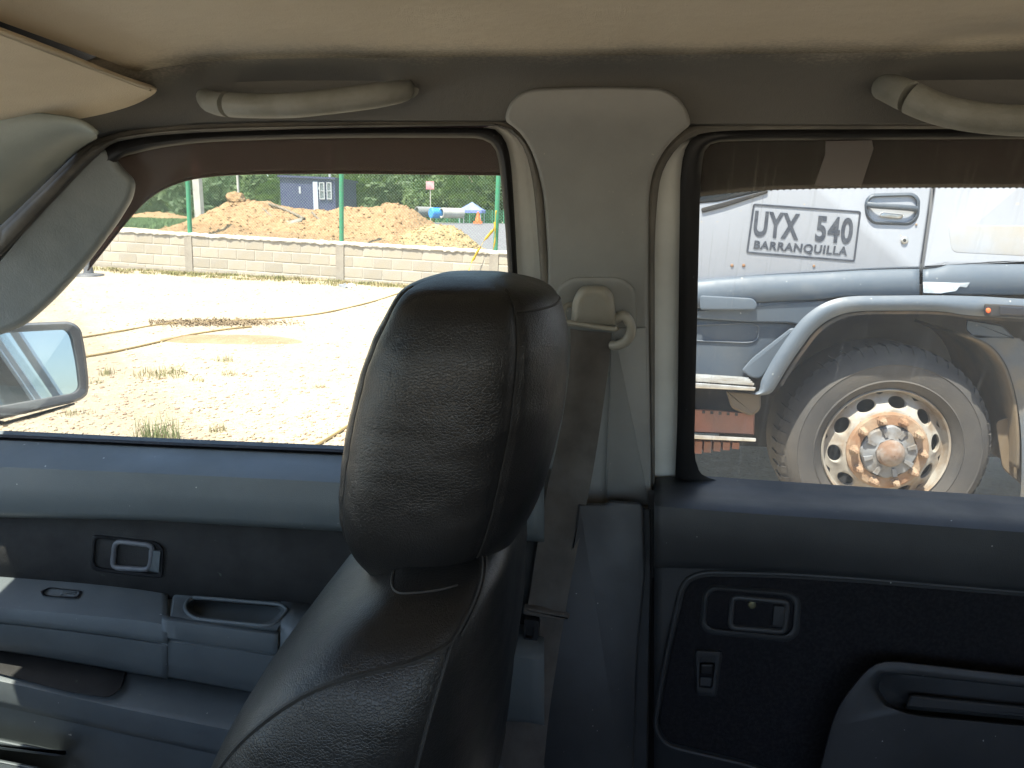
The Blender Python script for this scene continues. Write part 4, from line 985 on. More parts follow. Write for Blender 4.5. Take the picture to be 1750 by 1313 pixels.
for x0, x1 in ((546, 556), (558.5, 568)):
    p, q = cabq(x0, 312), cabq(x1, 341); fr = MB()
    for X in ((p.x, p.x + .03), (q.x - .03, q.x)): fr.box(X, (26.94, 26.995), (q.z, p.z))
    for Z in ((q.z, q.z + .03), (p.z - .03, p.z), ((p.z + q.z) / 2 - .01, (p.z + q.z) / 2 + .01)): fr.box((p.x + .03, q.x - .03), (26.945, 26.99), Z)
    f_ = fr.build('window', WP, cb); box('pane', (p.x + .03, q.x - .03), (26.97, 26.996), (q.z + .03, p.z - .03), mat('window_dark_glass', (.10, .12, .14), .1), f_)
box('notice', (cabq(511, 320).x, cabq(514, 320).x), (26.97, 26.995), (cabq(512, 331).z, cabq(512, 319).z), WP, cb)
box('notice', (cabq(544, 320).x, cabq(546, 320).x), (26.97, 26.995), (cabq(545, 324).z, cabq(545, 320).z), WP, cb)
GREY = mat('weathered_concrete_pole', (.40, .375, .34), .9, col2=(.32, .30, .27), vs=5, bumps=[('noise', 30, .5, .01)])
p = PY(341, 366, 21); o = thing('concrete_pole', 'square grey concrete pole left of the largest soil heap', 'pole', (p.x, 21, gz(p.x, 21)))
mb = MB(); mb.box((p.x - .095, p.x + .095), (20.9, 21.1), (gz(p.x, 21) - .3, 6.5)); mb.build('shaft', GREY, o)
for px, lab in ((408, 'thin pale pole behind the crest lump of the soil heap'), (565, 'thin white pole rising behind the dark blue cabin')):
    p = PY(px, 340, 30.5); mb = MB(); mb.bar((0, 0, -.5), (0, 0, 5.5), .05, 8); o = mb.build('utility_pole', WP if px > 500 else GREY); o.location = (p.x, 30.5, gz(p.x, 30.5)); tag(o, lab, 'pole')
# pink board
p, q = PY(728, 310, 30), PY(742, 324, 30)
sg = thing('site_sign', 'small pink square sign on a thin post among the trees', 'sign', ((p.x + q.x) / 2, 30, gz(p.x, 30)))
box('board', (p.x, q.x), (29.98, 30), (q.z, p.z), mat('pink_sign', (.42, .15, .17), .6, col2=(.45, .30, .31), vs=5), sg)
mb = MB(); mb.bar(((p.x + q.x) / 2, 30.03, gz(p.x, 30) - .2), ((p.x + q.x) / 2, 30.03, p.z), .02, 6); mb.build('post', GREY, sg)
# gravel yard
V = []
for y in np.linspace(15.6, 27.5, 20):
    for px in np.linspace(690, 940, 16):
        c = PY(px, 390, y); V.append((c.x, y, gz(c.x, y) + .03))
o = mesh('gravel_yard', V, ringfaces(16, 20, closed=False), GRAVEL); o['kind'] = 'structure'
# canopy tent
Yt = 26.0; e0, e1, pk = PY(783, 359, Yt), PY(823, 359, Yt), PY(803, 345, Yt)
tent = thing('canopy_tent', 'blue pointed canopy tent on thin legs in the gravel yard', 'tent', ((e0.x + e1.x) / 2, Yt + .45, gz(e0.x, Yt)))
TB = mat('blue_canopy_cloth', (.14, .18, .42), .7, col2=(.19, .23, .48), vs=4)
cx = (e0.x + e1.x) / 2; V = [(e0.x, Yt, e0.z), (e1.x, Yt, e0.z), (e1.x, Yt + .9, e0.z), (e0.x, Yt + .9, e0.z), (cx, Yt + .45, pk.z)]
V += [(x, y, z - .09) for x, y, z in V[:4]]
mesh('canopy', V, [(0,1,4),(1,2,4),(2,3,4),(3,0,4),(0,5,6,1),(1,6,7,2),(2,7,8,3),(3,8,5,0)], TB, tent, smooth=False)
for X in (e0.x + .04, e1.x - .04):
    for Y in (Yt + .04, Yt + .86):
        mb = MB(); mb.bar((X, Y, gz(X, Y) - .05), (X, Y, e0.z), .018, 6); mb.build('leg', WP, tent)
# cone
p = PY(817, 380, 24.5); h_ = PY(817, 362, 24.5).z - p.z; k = 14
cn = thing('traffic_cone', 'orange traffic cone beside the blue canopy tent', 'traffic cone', (p.x, 24.5, p.z))
V = [(p.x + r * math.cos(2*math.pi*j/k), 24.5 + r * math.sin(2*math.pi*j/k), p.z + z) for r, z in ((.10, .03), (.022, h_)) for j in range(k)]
ORANGE = mat('orange_plastic', (.80, .13, .03), .5)
mesh('body', V, ringfaces(k, 2) + [tuple(range(k, 2*k))], ORANGE, cn); box('base', (p.x - .13, p.x + .13), (24.37, 24.63), (p.z - .05, p.z + .03), ORANGE, cn)
# drum and pipes
def drum(name, lab, cat, px, py, Y, r, ln, m, hollow):
    c = PY(px, py, Y); k = 20; ax = Vector((.75, .66, 0)).normalized(); sd = Vector((-ax.y, ax.x, 0))
    rows = [(0, r), (ln, r), (ln, r * .8), (0, r * .8)] if hollow else [(0, r * .9), (.02, r), (ln, r), (ln + .02, r * .9)]
    V = [c + ax * d + sd * (rr * math.cos(2*math.pi*j/k)) + Vector((0, 0, rr * math.sin(2*math.pi*j/k))) for d, rr in rows for j in range(k)]
    F_ = ringfaces(k, 4)
    F_ += [(3*k + j, 3*k + (j+1) % k, (j+1) % k, j) for j in range(k)] if hollow else [tuple(range(k)), tuple(range(3*k, 4*k))]
    return tag(mesh(name, V, F_, m), lab, cat)
drum('plastic_drum', 'bright blue plastic drum lying beside the grey pipe', 'drum', 736, 364, 25, .17, .35, mat('blue_plastic', (.04, .25, .62), .4), False)
drum('concrete_pipe', 'grey open ended pipe lying to the right of the blue drum', 'pipe', 754, 364, 25, .165, .8, GREY, True)
drum('concrete_pipe', 'dark grey pipe lying to the left of the blue drum', 'pipe', 712, 362, 25.5, .17, .6, mat('dark_pipe', (.17, .165, .16), .8), True)
# far green site fence with mesh
b_ = MB(); Yf = 28.2; x0, x1 = PY(745, 370, Yf).x, PY(900, 370, Yf).x
ff = thing('site_fence', 'far green mesh site fence running behind the canopy tent', 'fence', ((x0 + x1) / 2, Yf, gz(x0, Yf)))
for i in range(9):
    X = x0 + (x1 - x0) * i / 8; m2 = MB(); m2.bar((X, Yf, gz(X, Yf) - .05), (X, Yf, gz(X, Yf) + .5), .02, 6); m2.build('post', GREEN, ff)
for z in np.linspace(.05, .48, 9): b_.bar((x0, Yf, gz(x0, Yf) + z), (x1, Yf, gz(x1, Yf) + z), .006, 3)
x = x0
while x < x1: b_.bar((x, Yf, gz(x, Yf) + .02), (x, Yf, gz(x, Yf) + .49), .006, 3); x += .07
o = b_.build('wire_mesh', GREEN, ff); o['kind'] = 'stuff'

# ---- trees and bushes
LEAF = [mat('leaf_green', c, .6, col2=d, vs=.8, vrange=(.35, .65), spec=.3) for c, d in (((.052, .09, .03), (.08, .12, .042)), ((.066, .11, .036), (.10, .14, .05)), ((.042, .076, .03), (.065, .098, .038)))]
for m_ in LEAF:
    N = m_.node_tree.nodes; L = m_.node_tree.links; b = N['Principled BSDF']; tl = N.new('ShaderNodeBsdfTranslucent'); tl.inputs[0].default_value = (.10, .17, .03, 1)
    mx = N.new('ShaderNodeMixShader'); mx.inputs[0].default_value = .3; L.new(b.outputs[0], mx.inputs[1]); L.new(tl.outputs[0], mx.inputs[2]); L.new(mx.outputs[0], N['Material Output'].inputs[0])
def crown_mesh(name, rx, rz, zc, n, leaf, seed, m):
    r2 = np.random.RandomState(seed); V = []; F_ = []
    cl = r2.normal(size=(26, 3)); cl /= np.linalg.norm(cl, axis=1, keepdims=True); cl *= (.45 + .5 * r2.rand(26, 1)); cl[:, 2] = np.clip(cl[:, 2], -.95, 1)
    for i in range(n):
        c = cl[r2.randint(26)]; d = r2.normal(size=3); d /= np.linalg.norm(d); p = c + d * .33 * (.55 + .45 * r2.rand())
        P = Vector((p[0] * rx, p[1] * rx, zc + p[2] * rz))
        u = Vector(r2.normal(size=3)).normalized(); v = (u.orthogonal()).normalized(); s = leaf * (.6 + .8 * r2.rand())
        b = len(V); V += [P - u * s, P + v * s * .42, P + u * s, P - v * s * .42]; F_.append((b, b+1, b+2, b+3))
    o = mesh(name, V, F_, m, link=False, smooth=False); me = o.data; bpy.data.objects.remove(o); return me
def trunk_mesh(h, r):
    V = []; k = 8
    for i, (z, rr, dx) in enumerate(((-.3, r * 1.3, 0), (.3, r, .02), (h * .4, r * .8, .08), (h * .7, r * .5, .0))):
        for j in range(k): V.append((dx + rr * math.cos(2*math.pi*j/k), rr * math.sin(2*math.pi*j/k), z))
    m2 = MB(); m2.add(V, ringfaces(k, 4))
    for a in range(6):
        an = a * 1.05; z = h * (.3 + .07 * a); m2.bar((.04, 0, z), (math.cos(an) * h * .25, math.sin(an) * h * .25, z + h * .22), r * .3, 5)
    o = mesh('trunk', m2.v, m2.f, BARK, link=False); me = o.data; bpy.data.objects.remove(o); return me
TC = [crown_mesh('crown', 2.4, 2.5, 3.4, 5200, .19, s, LEAF[s % 3]) for s in range(3)]
BC = [crown_mesh('foliage', 1.5, 1.15, .85, 3800, .12, 20 + s, LEAF[s % 3]) for s in range(3)]
TT, BT = trunk_mesh(6, .14), trunk_mesh(1.8, .05)
def plant(kind, x, y, s, which, lab, grp, rot):
    o = bpy.data.objects.new(kind, None); COL.objects.link(o); o.location = (x, y, gz(x, y) - .05); o.rotation_euler = (0, 0, rot); o.scale = (s, s, s * rnd.uniform(.9, 1.15))
    tag(o, lab, 'tree' if kind == 'broadleaf_tree' else 'bush', grp)
    for nm, me in ((('trunk', TT), ('crown', TC[which])) if kind == 'broadleaf_tree' else (('stem', BT), ('foliage', BC[which]))):
        c = bpy.data.objects.new(nm, me); COL.objects.link(c); c.parent = o
def proj(p):
    v = Vector(p) - CAM; k = v.dot(FWD); return 875 + F * v.dot(RT) / k
for i in range(21):
    x = -36 + i * 2.15 + rnd.uniform(-.5, .5); y = 38 + rnd.uniform(-1.5, 3)
    if 90 < proj((x, y, 2)) < 1080: plant('broadleaf_tree', x, y, rnd.uniform(.9, 1.25), i % 3, 'leafy green tree of the wood, rising behind the row of bushes', 'trees of the wood', rnd.uniform(0, 6))
bl = []
for i in range(29):
    x = -31 + i * 1.28 + rnd.uniform(-.4, .4); y = 32.5 + rnd.uniform(-1, 1.2)
    if 120 < proj((x, y, 2)) < 1000: bl.append((proj((x, y, 2)), x, y, i % 3))
bl.sort(); ORD = ['first', 'second', 'third', 'fourth', 'fifth', 'sixth', 'seventh', 'eighth', 'ninth', 'tenth', 'eleventh', 'twelfth', 'thirteenth', 'fourteenth', 'fifteenth', 'sixteenth', 'seventeenth', 'eighteenth', 'nineteenth', 'twentieth']
nl = sum(1 for q in bl if q[0] < 478); nc = sum(1 for q in bl if 478 <= q[0] <= 572)
for k, (px, x, y, wv) in enumerate(bl):
    if px < 478: lab = ORD[nl - 1 - k] + ' green bush at the wood edge, counted leftwards from the blue cabin'
    elif px <= 572: lab = 'green bush at the wood edge behind the dark blue cabin' if nc == 1 else ORD[k - nl] + ' from the left of the green bushes right behind the blue cabin'
    else: lab = ORD[k - nl - nc] + ' green bush at the wood edge, counted rightwards from the blue cabin'
    plant('bush', x, y, rnd.uniform(.85, 1.3), wv, lab, 'bushes along the wood', rnd.uniform(0, 6))
def tufts(name, spots, h, m, kind='stuff', lab=None, cat=None, grp=None, blades=60, rad=.15, w_=.006):
    b_ = MB()
    for x, y in spots:
        for _ in range(blades):
            a = rnd.uniform(0, 6.28); r = rad * rnd.random() ** .6; px, py = x + r * math.cos(a), y + r * .7 * math.sin(a); z = gd(px, py) - .005
            hh = h * rnd.uniform(.4, 1.1); le = rnd.uniform(0, .7) * hh; a2 = rnd.uniform(0, 6.28)
            dx, dy = math.cos(a2), math.sin(a2); q = Vector((px, py, z)); sd = Vector((-dy, dx, 0)) * w_
            b_.add([q - sd, q + sd, q + Vector((dx * le * .4, dy * le * .4, hh * .6)) + sd * .6, q + Vector((dx * le * .4, dy * le * .4, hh * .6)) - sd * .6, q + Vector((dx * le, dy * le, hh))], [(0, 1, 2, 3), (3, 2, 4)])
    o = b_.build(name, m)
    if kind == 'stuff': o['kind'] = 'stuff'; o['label'] = lab; o['category'] = cat
    else: tag(o, lab, cat, grp)
    return o
GR = mat('dry_green_grass', (.22, .21, .10), .8, col2=(.29, .24, .14), vs=3, spec=.2)
GR2 = mat('fresh_green_grass', (.15, .19, .07), .7, col2=(.23, .23, .11), vs=4, spec=.2)
STRAW = mat('dry_weeds', (.30, .25, .14), .9, col2=(.17, .175, .07), vs=2.5, vrange=(.4, .6), spec=.1)
gs = []
for _ in range(150):
    px = rnd.uniform(170, 350); c = PY(px, 375, rnd.uniform(18.5, 24.5)); gs.append((c.x, c.y))
tufts('grass', gs, .12, mat('strip_grass', (.055, .105, .03), .8, col2=(.09, .14, .04), vs=1), lab='strip of green grass behind the wall beside the reddish rubble', cat='grass', blades=70, rad=.5, w_=.02)
gs = [(c.x, c.y) for c in (gpt(rnd.uniform(150, 900), 0 + 462 + (0)) for _ in range(0))]
for _ in range(330):
    s = rnd.uniform(-1, piers[-1]); p = WL + wd * s + wn * (.12 + .55 * rnd.random() ** 1.6); gs.append((p.x, p.y))
tufts('weeds', gs, .07, STRAW, lab='dry straw coloured weeds along the foot of the block wall', cat='weeds', blades=26, rad=.16, w_=.008)
for px, py, h, rr, nb, lab in ((272, 642, .11, .26, 330, 'widest tuft of dry green grass on the pale ground, right of the mirror'), (182, 641, .10, .08, 70, 'small grass tuft close to the right edge of the door mirror'),
                        (270, 752, .22, .16, 220, 'tall green grass tuft just above the front window sill'), (382, 618, .09, .10, 80, 'small grass tuft above the widest tuft, nearer the soil patch'),
                        (390, 641, .06, .09, 80, 'flat little grass tuft to the right of the widest tuft'), (335, 652, .05, .08, 60, 'flat brownish tuft just below right of the widest tuft'),
                        (545, 662, .06, .06, 45, 'lone sparse grass tuft close to the headrest'), (165, 655, .06, .07, 50, 'sparse tuft under the mirror glass corner'), (370, 738, .08, .07, 60, 'short tuft to the right of the tall tuft at the sill'), (130, 708, .06, .15, 80, 'thin low tuft below the door mirror')):
    p = gpt(px, py); tufts('grass_tuft', [(p.x, p.y)], h * .85, GR2 if nb == 220 else GR, 'thing', lab, 'grass tuft', 'grass tufts on the sandy ground', blades=int(nb * .7), rad=rr, w_=.003)
# dry litter and a patch of brown soil
b_ = MB()
for _ in range(2600):
    a = rnd.gauss(0, 1); px = 365 + 62 * a; py = 553 - abs(rnd.gauss(0, 3)) * (1 if rnd.random() < .5 else -1) - (px - 365) * .0
    if not 255 < px < 520: continue
    p = gpt(px, py); s = rnd.uniform(.008, .026); u = Vector((rnd.gauss(0, 1), rnd.gauss(0, 1), rnd.gauss(0, .5))).normalized() * s; v = u.orthogonal().normalized() * s * .35; p.z += rnd.uniform(.004, .03)
    b_.add([p - u, p + v, p + u, p - v], [(0, 1, 2, 3)])
o = b_.build('dry_litter', mat('dry_leaves', (.13, .09, .05), .9, col2=(.2, .145, .08), vs=8)); o['kind'] = 'stuff'; o['label'] = 'long band of dry brown leaf litter on the pale ground'; o['category'] = 'leaf litter'
V = []; nr_, na = 10, 60
pc = gpt(400, 581)
for i in range(nr_):
    for j in range(na):
        t = 2 * math.pi * j / na; r = (i / (nr_ - 1)); px = 395 + 122 * r * math.cos(t) * (1 + .12 * math.sin(3 * t)); py = 580.5 + 9.5 * r * math.sin(t) * (1 + .15 * math.cos(2 * t)) + .012 * (px - 395)
        p = gpt(px, py); p.z += .035 * (1 - r * r) * (1 + .5 * mn_.noise(p * 6)) - .004 * (r > .95); V.append(p)
o = mesh('soil_patch', V, ringfaces(na, nr_), mat('spilt_brown_soil', (.235, .155, .08), .95, col2=(.29, .2, .115), vs=5, bumps=[('noise', 40, .8, .03)])); tag(o, 'thin patch of spilt brown soil crossed by a rope on the pale ground', 'soil patch')
# ropes
ROPE = mat('yellowed_rope', (.27, .19, .07), .8, col2=(.2, .14, .06), vs=12, bumps=[('noise', 150, .6, .004)])
for pts, lab in (([(60, 592), (150, 577), (215, 566), (275, 556), (330, 552), (400, 549), (480, 545), (560, 535), (640, 516), (690, 500), (760, 480)], 'upper yellowish rope lying across the ground past the leaf litter'),
                 ([(60, 625), (150, 611), (210, 600), (285, 583), (330, 573), (390, 564), (430, 560)], 'lower brown rope crossing the patch of spilt soil'),
                 ([(500, 800), (530, 771), (555, 756), (590, 734), (640, 700)], 'short length of rope on the ground left of the headrest')):
    P = [gpt(a, b, .012) for a, b in pts]; tag(sweep('rope', catmull(P, 6), .011, ROPE, k=6), lab, 'rope', 'ropes lying on the ground')
# loose stones
ico = bmesh.new(); bmesh.ops.create_icosphere(ico, subdivisions=1, radius=1); iv = [v.co.copy() for v in ico.verts]; jf = [[v.index for v in f.verts] for f in ico.faces]; ico.free()
STONE = [mat('pale_stone', (.42, .35, .25), .9, col2=(.35, .28, .195), vs=3, vrange=(.4, .6)), mat('pinkish_stone', (.37, .26, .18), .9, col2=(.29, .2, .135), vs=4)]
for q in range(2):
    b_ = MB()
    for _ in range(5200 if q == 0 else 2000):
        py = 600 + 190 * rnd.random() ** .75; px = rnd.uniform(-60, 760)
        if rnd.random() < .25: py = rnd.uniform(480, 600)
        p = gpt(px, py); s = .005 + .021 * rnd.random() ** 3; k = rnd.uniform(0, 6.28)
        b_.add([Vector((p.x + s * (v.x * math.cos(k) - v.y * .7 * math.sin(k)), p.y + s * (v.x * math.sin(k) + v.y * .7 * math.cos(k)), p.z + s * (v.z * .55 + .15))) * 1 for v in iv], jf)
    o = b_.build('gravel', STONE[q], smooth=True, ang=25); o['kind'] = 'stuff'; o['label'] = ('pale' if q == 0 else 'pinkish') + ' loose stones scattered over the sandy ground'; o['category'] = 'stones'
# white plastic litter and a dark stub by the wall
p = gpt(592, 492); b_ = MB()
for _ in range(10):
    c = p + Vector((rnd.uniform(-.12, .12), rnd.uniform(-.1, .1), .015 + rnd.uniform(0, .04))); u = Vector((rnd.gauss(0, 1), rnd.gauss(0, 1), rnd.gauss(0, 1))).normalized() * .06; v = u.orthogonal().normalized() * .05; b_.add([c - u, c + v, c + u, c - v], [(0, 1, 2, 3)])
tag(b_.build('plastic_scrap', WP), 'crumpled white plastic scrap on the ground near the wall foot', 'litter')
c = gpt(152, 471); st = thing('marker_stub', 'short dark stub post near the wall at the pillar edge', 'post', c)
V = []; k = 14
for r, z in ((.11, -.02), (.10, .02), (.075, .22), (.07, .34), (.04, .36)):
    for j in range(k): V.append(c + Vector((r * math.cos(2*math.pi*j/k), r * math.sin(2*math.pi*j/k), z)))
mesh('body', V, ringfaces(k, 5) + [tuple(range(4*k, 5*k))], MHOUS, st)
mesh('base', [c + Vector((r * math.cos(2*math.pi*j/k), r * math.sin(2*math.pi*j/k), z)) for r, z in ((.30, -.03), (.27, .03), (.1, .05)) for j in range(k)], ringfaces(k, 3), MHOUS, st)
# ================================================================== TRUCK
TY = 3.3
def T(px, py, o=0.0): return PY(px, py, TY + o)
def toff(d): return lambda px, py, o=0.0: PY(px, py, TY + d + o)
TW = mat('dusty_white_truck_paint', (.33, .34, .362), .45, col2=(.305, .312, .33), vs=2.2, coat=.1, specks=(36, .72, (.40, .36, .30)))
TG = mat('blue_grey_truck_plastic', (.084, .103, .124), .55, col2=(.066, .082, .10), vs=2.5, vrange=(.35, .7), specks=(75, .735, (.42, .42, .38)), rvar=.1, col3=(.145, .15, .15), v3=(3.5, .52, .75))
TD = mat('dark_grey_truck_plastic', (.045, .06, .08), .5, col2=(.07, .08, .09), vs=4, specks=(60, .72, (.20, .19, .17)), rvar=.1)
TBK = mat('black_truck_underside', (.018, .018, .02), .8, col2=(.04, .036, .03), vs=6)
TYRE = mat('dusty_tyre_rubber', (.05, .047, .045), .85, col2=(.088, .078, .066), vs=3.5, vrange=(.35, .7), bumps=[('noise', 120, .4, .003)], spec=.25)
CREAM = mat('chalky_cream_rim', (.29, .268, .23), .8, col2=(.20, .145, .095), vs=7, vrange=(.46, .64), bumps=[('noise', 60, .3, .003)])
RUST = mat('rusty_rim', (.23, .13, .075), .9, col2=(.30, .225, .155), vs=9, vrange=(.4, .65), bumps=[('noise', 80, .7, .004)], spec=.2)
RUST2 = mat('rusty_hub', (.17, .105, .07), .8, col2=(.25, .225, .20), vs=14, bumps=[('noise', 70, .6, .004)], spec=.3)
HUBM = mat('worn_grey_hub', (.19, .195, .20), .7, .1, col2=(.14, .12, .10), vs=10, vrange=(.45, .62), bumps=[('noise', 60, .4, .003)])
ALU = mat('worn_aluminium', (.62, .62, .60), .4, .7, col2=(.42, .38, .32), vs=12)
REDO = mat('red_oxide_steel', (.24, .10, .062), .8, col2=(.17, .09, .06), vs=8, bumps=[('noise', 60, .5, .003)])
MUD = mat('dried_mud_plastic', (.065, .057, .046), .9, col2=(.13, .095, .058), vs=2.6, vrange=(.4, .6))
INK = mat('black_lettering', (.030, .034, .045), .5, col2=(.06, .065, .075), vs=30)
truck = thing('truck', 'white and grey truck with rusty wheel nuts, parked beside the rear window', 'truck', (PY(1515, 773, TY).x, TY + 1.1, 0.02))
xf = T(1035, 400).x; xr = T(1980, 400).x; ztop = 2.75
# cab body behind the skin panels (leaves the wheel arch open)
zfl = T(1500, 512).z
box('cab_shell', (xf, xr), (TY + .055, TY + 2.25), (T(1400, 470).z, ztop), TW, truck, bev=.05)
box('cab_front_lower', (xf, T(1290, 600).x), (TY + .06, TY + 2.24), (.62, T(1400, 470).z - .003), TBK, truck)
box('wheel_arch_wall', (T(1290, 600).x, xr), (TY + .72, TY + .76), (.35, T(1400, 470).z - .004), TBK, truck)
box('wheel_arch_roof', (T(1300, 600).x, xr), (TY + .058, TY + .72), (zfl + .03, zfl + .06), TBK, truck)
box('chassis_rail', (xf + .3, xr + 4.5), (TY + .78, TY + .9), (.72, .98), TBK, truck)
box('chassis_rail', (xf + .3, xr + 4.5), (TY + 1.4, TY + 1.52), (.72, .98), TBK, truck)
box('cargo_box', (xr + .12, xr + 4.6), (TY + .0, TY + 2.35), (1.05, 2.9), TW, truck, bev=.03)
box('bumper', (xf - .1, xf + .16), (TY + .05, TY + 2.25), (.50, .86), TG, truck, bev=.04)
# white skin: door and rear cab panel
door = plate('cab_door', rpoly([(1085, 250, 30), (1160, 120, 20), (1600, 112, 10), (1591, 325, 4), (1572, 459, 3), (1500, 461, 60), (1400, 467, 60), (1300, 473, 60), (1225, 480, 30), (1085, 500, 30)], 20), toff(0), .05, TW, truck, bev=4, bevd=.02, seg=4)
plate('cab_side_panel', rpoly([(1604, 112, 10), (1990, 108, 4), (1990, 450, 4), (1750, 450, 30), (1622, 451, 6), (1608, 458, 6), (1577, 459, 3), (1597, 325, 4)], 20), toff(0), .05, TW, truck, bev=4, bevd=.02, seg=4)
plate('corner_panel', rpoly([(1046, 250, 6), (1080, 250, 6), (1081, 500, 6), (1046, 506, 6)], 4), toff(.01), .05, TW, truck, bev=4, bevd=.02)
plate('door_window', rpoly([(1150, 352, 10), (1228, 345, 8), (1308, 326, 16), (1470, 292, 20), (1560, 280, 12), (1562, 170, 12), (1190, 176, 14)], 10), toff(-.004), .012, mat('truck_window_glass', (.02, .025, .03), .08), door, bev=4, bevd=.003)
plate('window_gasket', rpoly([(1198, 356, 3), (1232, 347, 6), (1312, 325, 10), (1312, 330, 6), (1236, 355, 6), (1200, 364, 3)], 4), toff(-.008), .01, TBK, door, bev=1.5, bevd=.003)
# faded patch
plate('stained_recess', rpoly([(1619, 384, 8), (1760, 386, 4), (1990, 388, 4), (1990, 440, 4), (1750, 438, 4), (1626, 432, 12)], 8), toff(-.001), .005, mat('stained_panel', (.345, .365, .395), .5, col2=(.34, .30, .24), vs=2.2, vrange=(.35, .6)), truck, bev=2, bevd=.002)
# plate number painted on the door
def quadmap(q):
    A, B, C, D = (np.array(k, float) for k in q)          # tl tr br bl
    return lambda u, v: (A * (1-u) + B * u) * v + (D * (1-u) + C * u) * (1-v)
def lettering(txt, q, off, parent, bold=.02, name='lettering', spacing=1.0, wide=1.0):
    cu = bpy.data.curves.new('t', 'FONT'); cu.body = txt; cu.size = 1; cu.offset = bold; cu.extrude = .002; cu.resolution_u = 5; cu.space_character = spacing
    o = bpy.data.objects.new('t', cu); COL.objects.link(o); dg = bpy.context.evaluated_depsgraph_get()
    me = bpy.data.meshes.new_from_object(o.evaluated_get(dg)); bpy.data.objects.remove(o)
    P = np.array([v.co for v in me.vertices]); lo, hi = P.min(0), P.max(0); f = quadmap(q)
    for v in me.vertices:
        s = f((v.co.x - lo[0]) / (hi[0] - lo[0]), (v.co.y - lo[1]) / (hi[1] - lo[1])); v.co = PY(s[0], s[1], TY + off - (.0008 if v.co.z > 0 else 0))
    me.materials.clear(); me.materials.append(INK); me.name = name
    ob = bpy.data.objects.new(name, me); COL.objects.link(ob); parent_to(ob, parent); return ob
lettering('UYX', ((1291, 360), (1368, 366), (1364, 411), (1286, 404)), -.002, door, .032, spacing=1.1)
lettering('540', ((1397, 368), (1460, 373), (1455, 418), (1392, 413)), -.002, door, .032, spacing=1.1)
lettering('BARRANQUILLA', ((1290, 411), (1450, 422), (1447, 440), (1287, 428)), -.002, door, .032, spacing=1.1)
of = rpoly([(1287, 348), (1472, 361), (1461, 448), (1275, 433)], 5); V = []
oi = inset2(of, 3.2); n = len(of)
for o_ in (-.003, -.0005):
    for q in list(of) + list(oi): V.append(T(q[0], q[1], o_))
F_ = []
for i in range(n):
    j = (i + 1) % n; F_ += [(i, j, n+j, n+i), (2*n+i, 2*n+j, 3*n+j, 3*n+i), (i, j, 2*n+j, 2*n+i), (n+i, n+j, 3*n+j, 3*n+i)]
mesh('lettering_frame', V, F_, INK, door, smooth=False)
# handle
hr_ = holed('door_handle', rpoly([(1479, 345, 12), (1488, 333, 14), (1560, 331, 12), (1571, 340, 10), (1569, 372, 12), (1556, 384, 12), (1492, 382, 14), (1480, 368, 10)], 10), rpoly([(1483, 347, 10), (1491, 337, 12), (1558, 335, 10), (1567, 343, 8), (1565, 369, 10), (1554, 380, 10), (1494, 378, 12), (1484, 366, 8)], 8), toff(-.010), .045, TD, door, n=80, edge=2, skirt=.01)
sweep('pull_bar', catmull([T(a, b, c) for a, b, c in ((1482, 350, -.008), (1500, 352, -.022), (1530, 354, -.026), (1555, 356, -.022), (1567, 358, -.008))], 5), [(.007, .012)] * 21, TD, hr_, k=10)
dome('paddle', rpoly([(1506, 362), (1545, 367), (1541, 375), (1502, 371)], 4), toff(.0), .012, ALU, hr_)
kk = [(1546 + 6.5 * math.cos(t), 411 + 6.5 * math.sin(t)) for t in np.linspace(0, 2*math.pi, 17)[:-1]]
lk = dome('lock', kk, toff(-.002), .006, ALU, door); dome('keyhole', [(1546 + 3 * math.cos(t), 411 + 3 * math.sin(t)) for t in np.linspace(0, 2*math.pi, 11)[:-1]], toff(-.008), .001, TBK, lk)
for a, b, s in ((1251, 454, 3), (1271, 454, 3), (1391, 455, 2.5), (1566, 384, 2)):
    dome('screw_cap', [(a + s * math.cos(t), b + s * math.sin(t)) for t in np.linspace(0, 2*math.pi, 9)[:-1]], toff(-.001), .004, RUST, door)
# grey lower band: door part and rear part, bowed outwards
def band(name, top, mid, bot, x0, x1, d0, m, parent=truck, n=40):
    return loft(name, [(top, TY + .05), ([(x, y + .5) for x, y in top], TY - .004 + d0), ([(x, y + 5) for x, y in top], TY - .018 + d0), (mid, TY - .035 + d0), ([(x, y - 3) for x, y in bot], TY - .026 + d0), (bot, TY - .018 + d0), (bot, TY + .06)], x0, x1, n, m, parent)
band('lower_door_panel', [(1046, 500), (1190, 480), (1230, 476), (1300, 471), (1400, 466.5), (1500, 461.5), (1572, 460)], [(1046, 520), (1230, 499), (1400, 489), (1572, 481)], [(1046, 540), (1190, 527), (1300, 516), (1400, 511), (1450, 506), (1575, 505)], 1046, 1571, 0, TG)
band('lower_side_panel', [(1577, 461), (1604, 458), (1618, 453), (1750, 452), (1990, 452)], [(1577, 478), (1750, 476), (1990, 476)], [(1577, 503), (1750, 503), (1990, 503)], 1577, 1985, 0, TG)
plate('peeled_patch', rpoly([(1577, 482, 2), (1640, 484, 3), (1658, 483, 2), (1652, 492, 2), (1640, 490, 2), (1634, 498, 3), (1618, 500, 2), (1608, 502, 2), (1578, 501, 2)], 2), toff(-.040), .006, mat('bare_white_patch', (.5, .52, .53), .6, col2=(.3, .32, .33), vs=14, vrange=(.5, .6)), truck, bev=.8, bevd=.001)
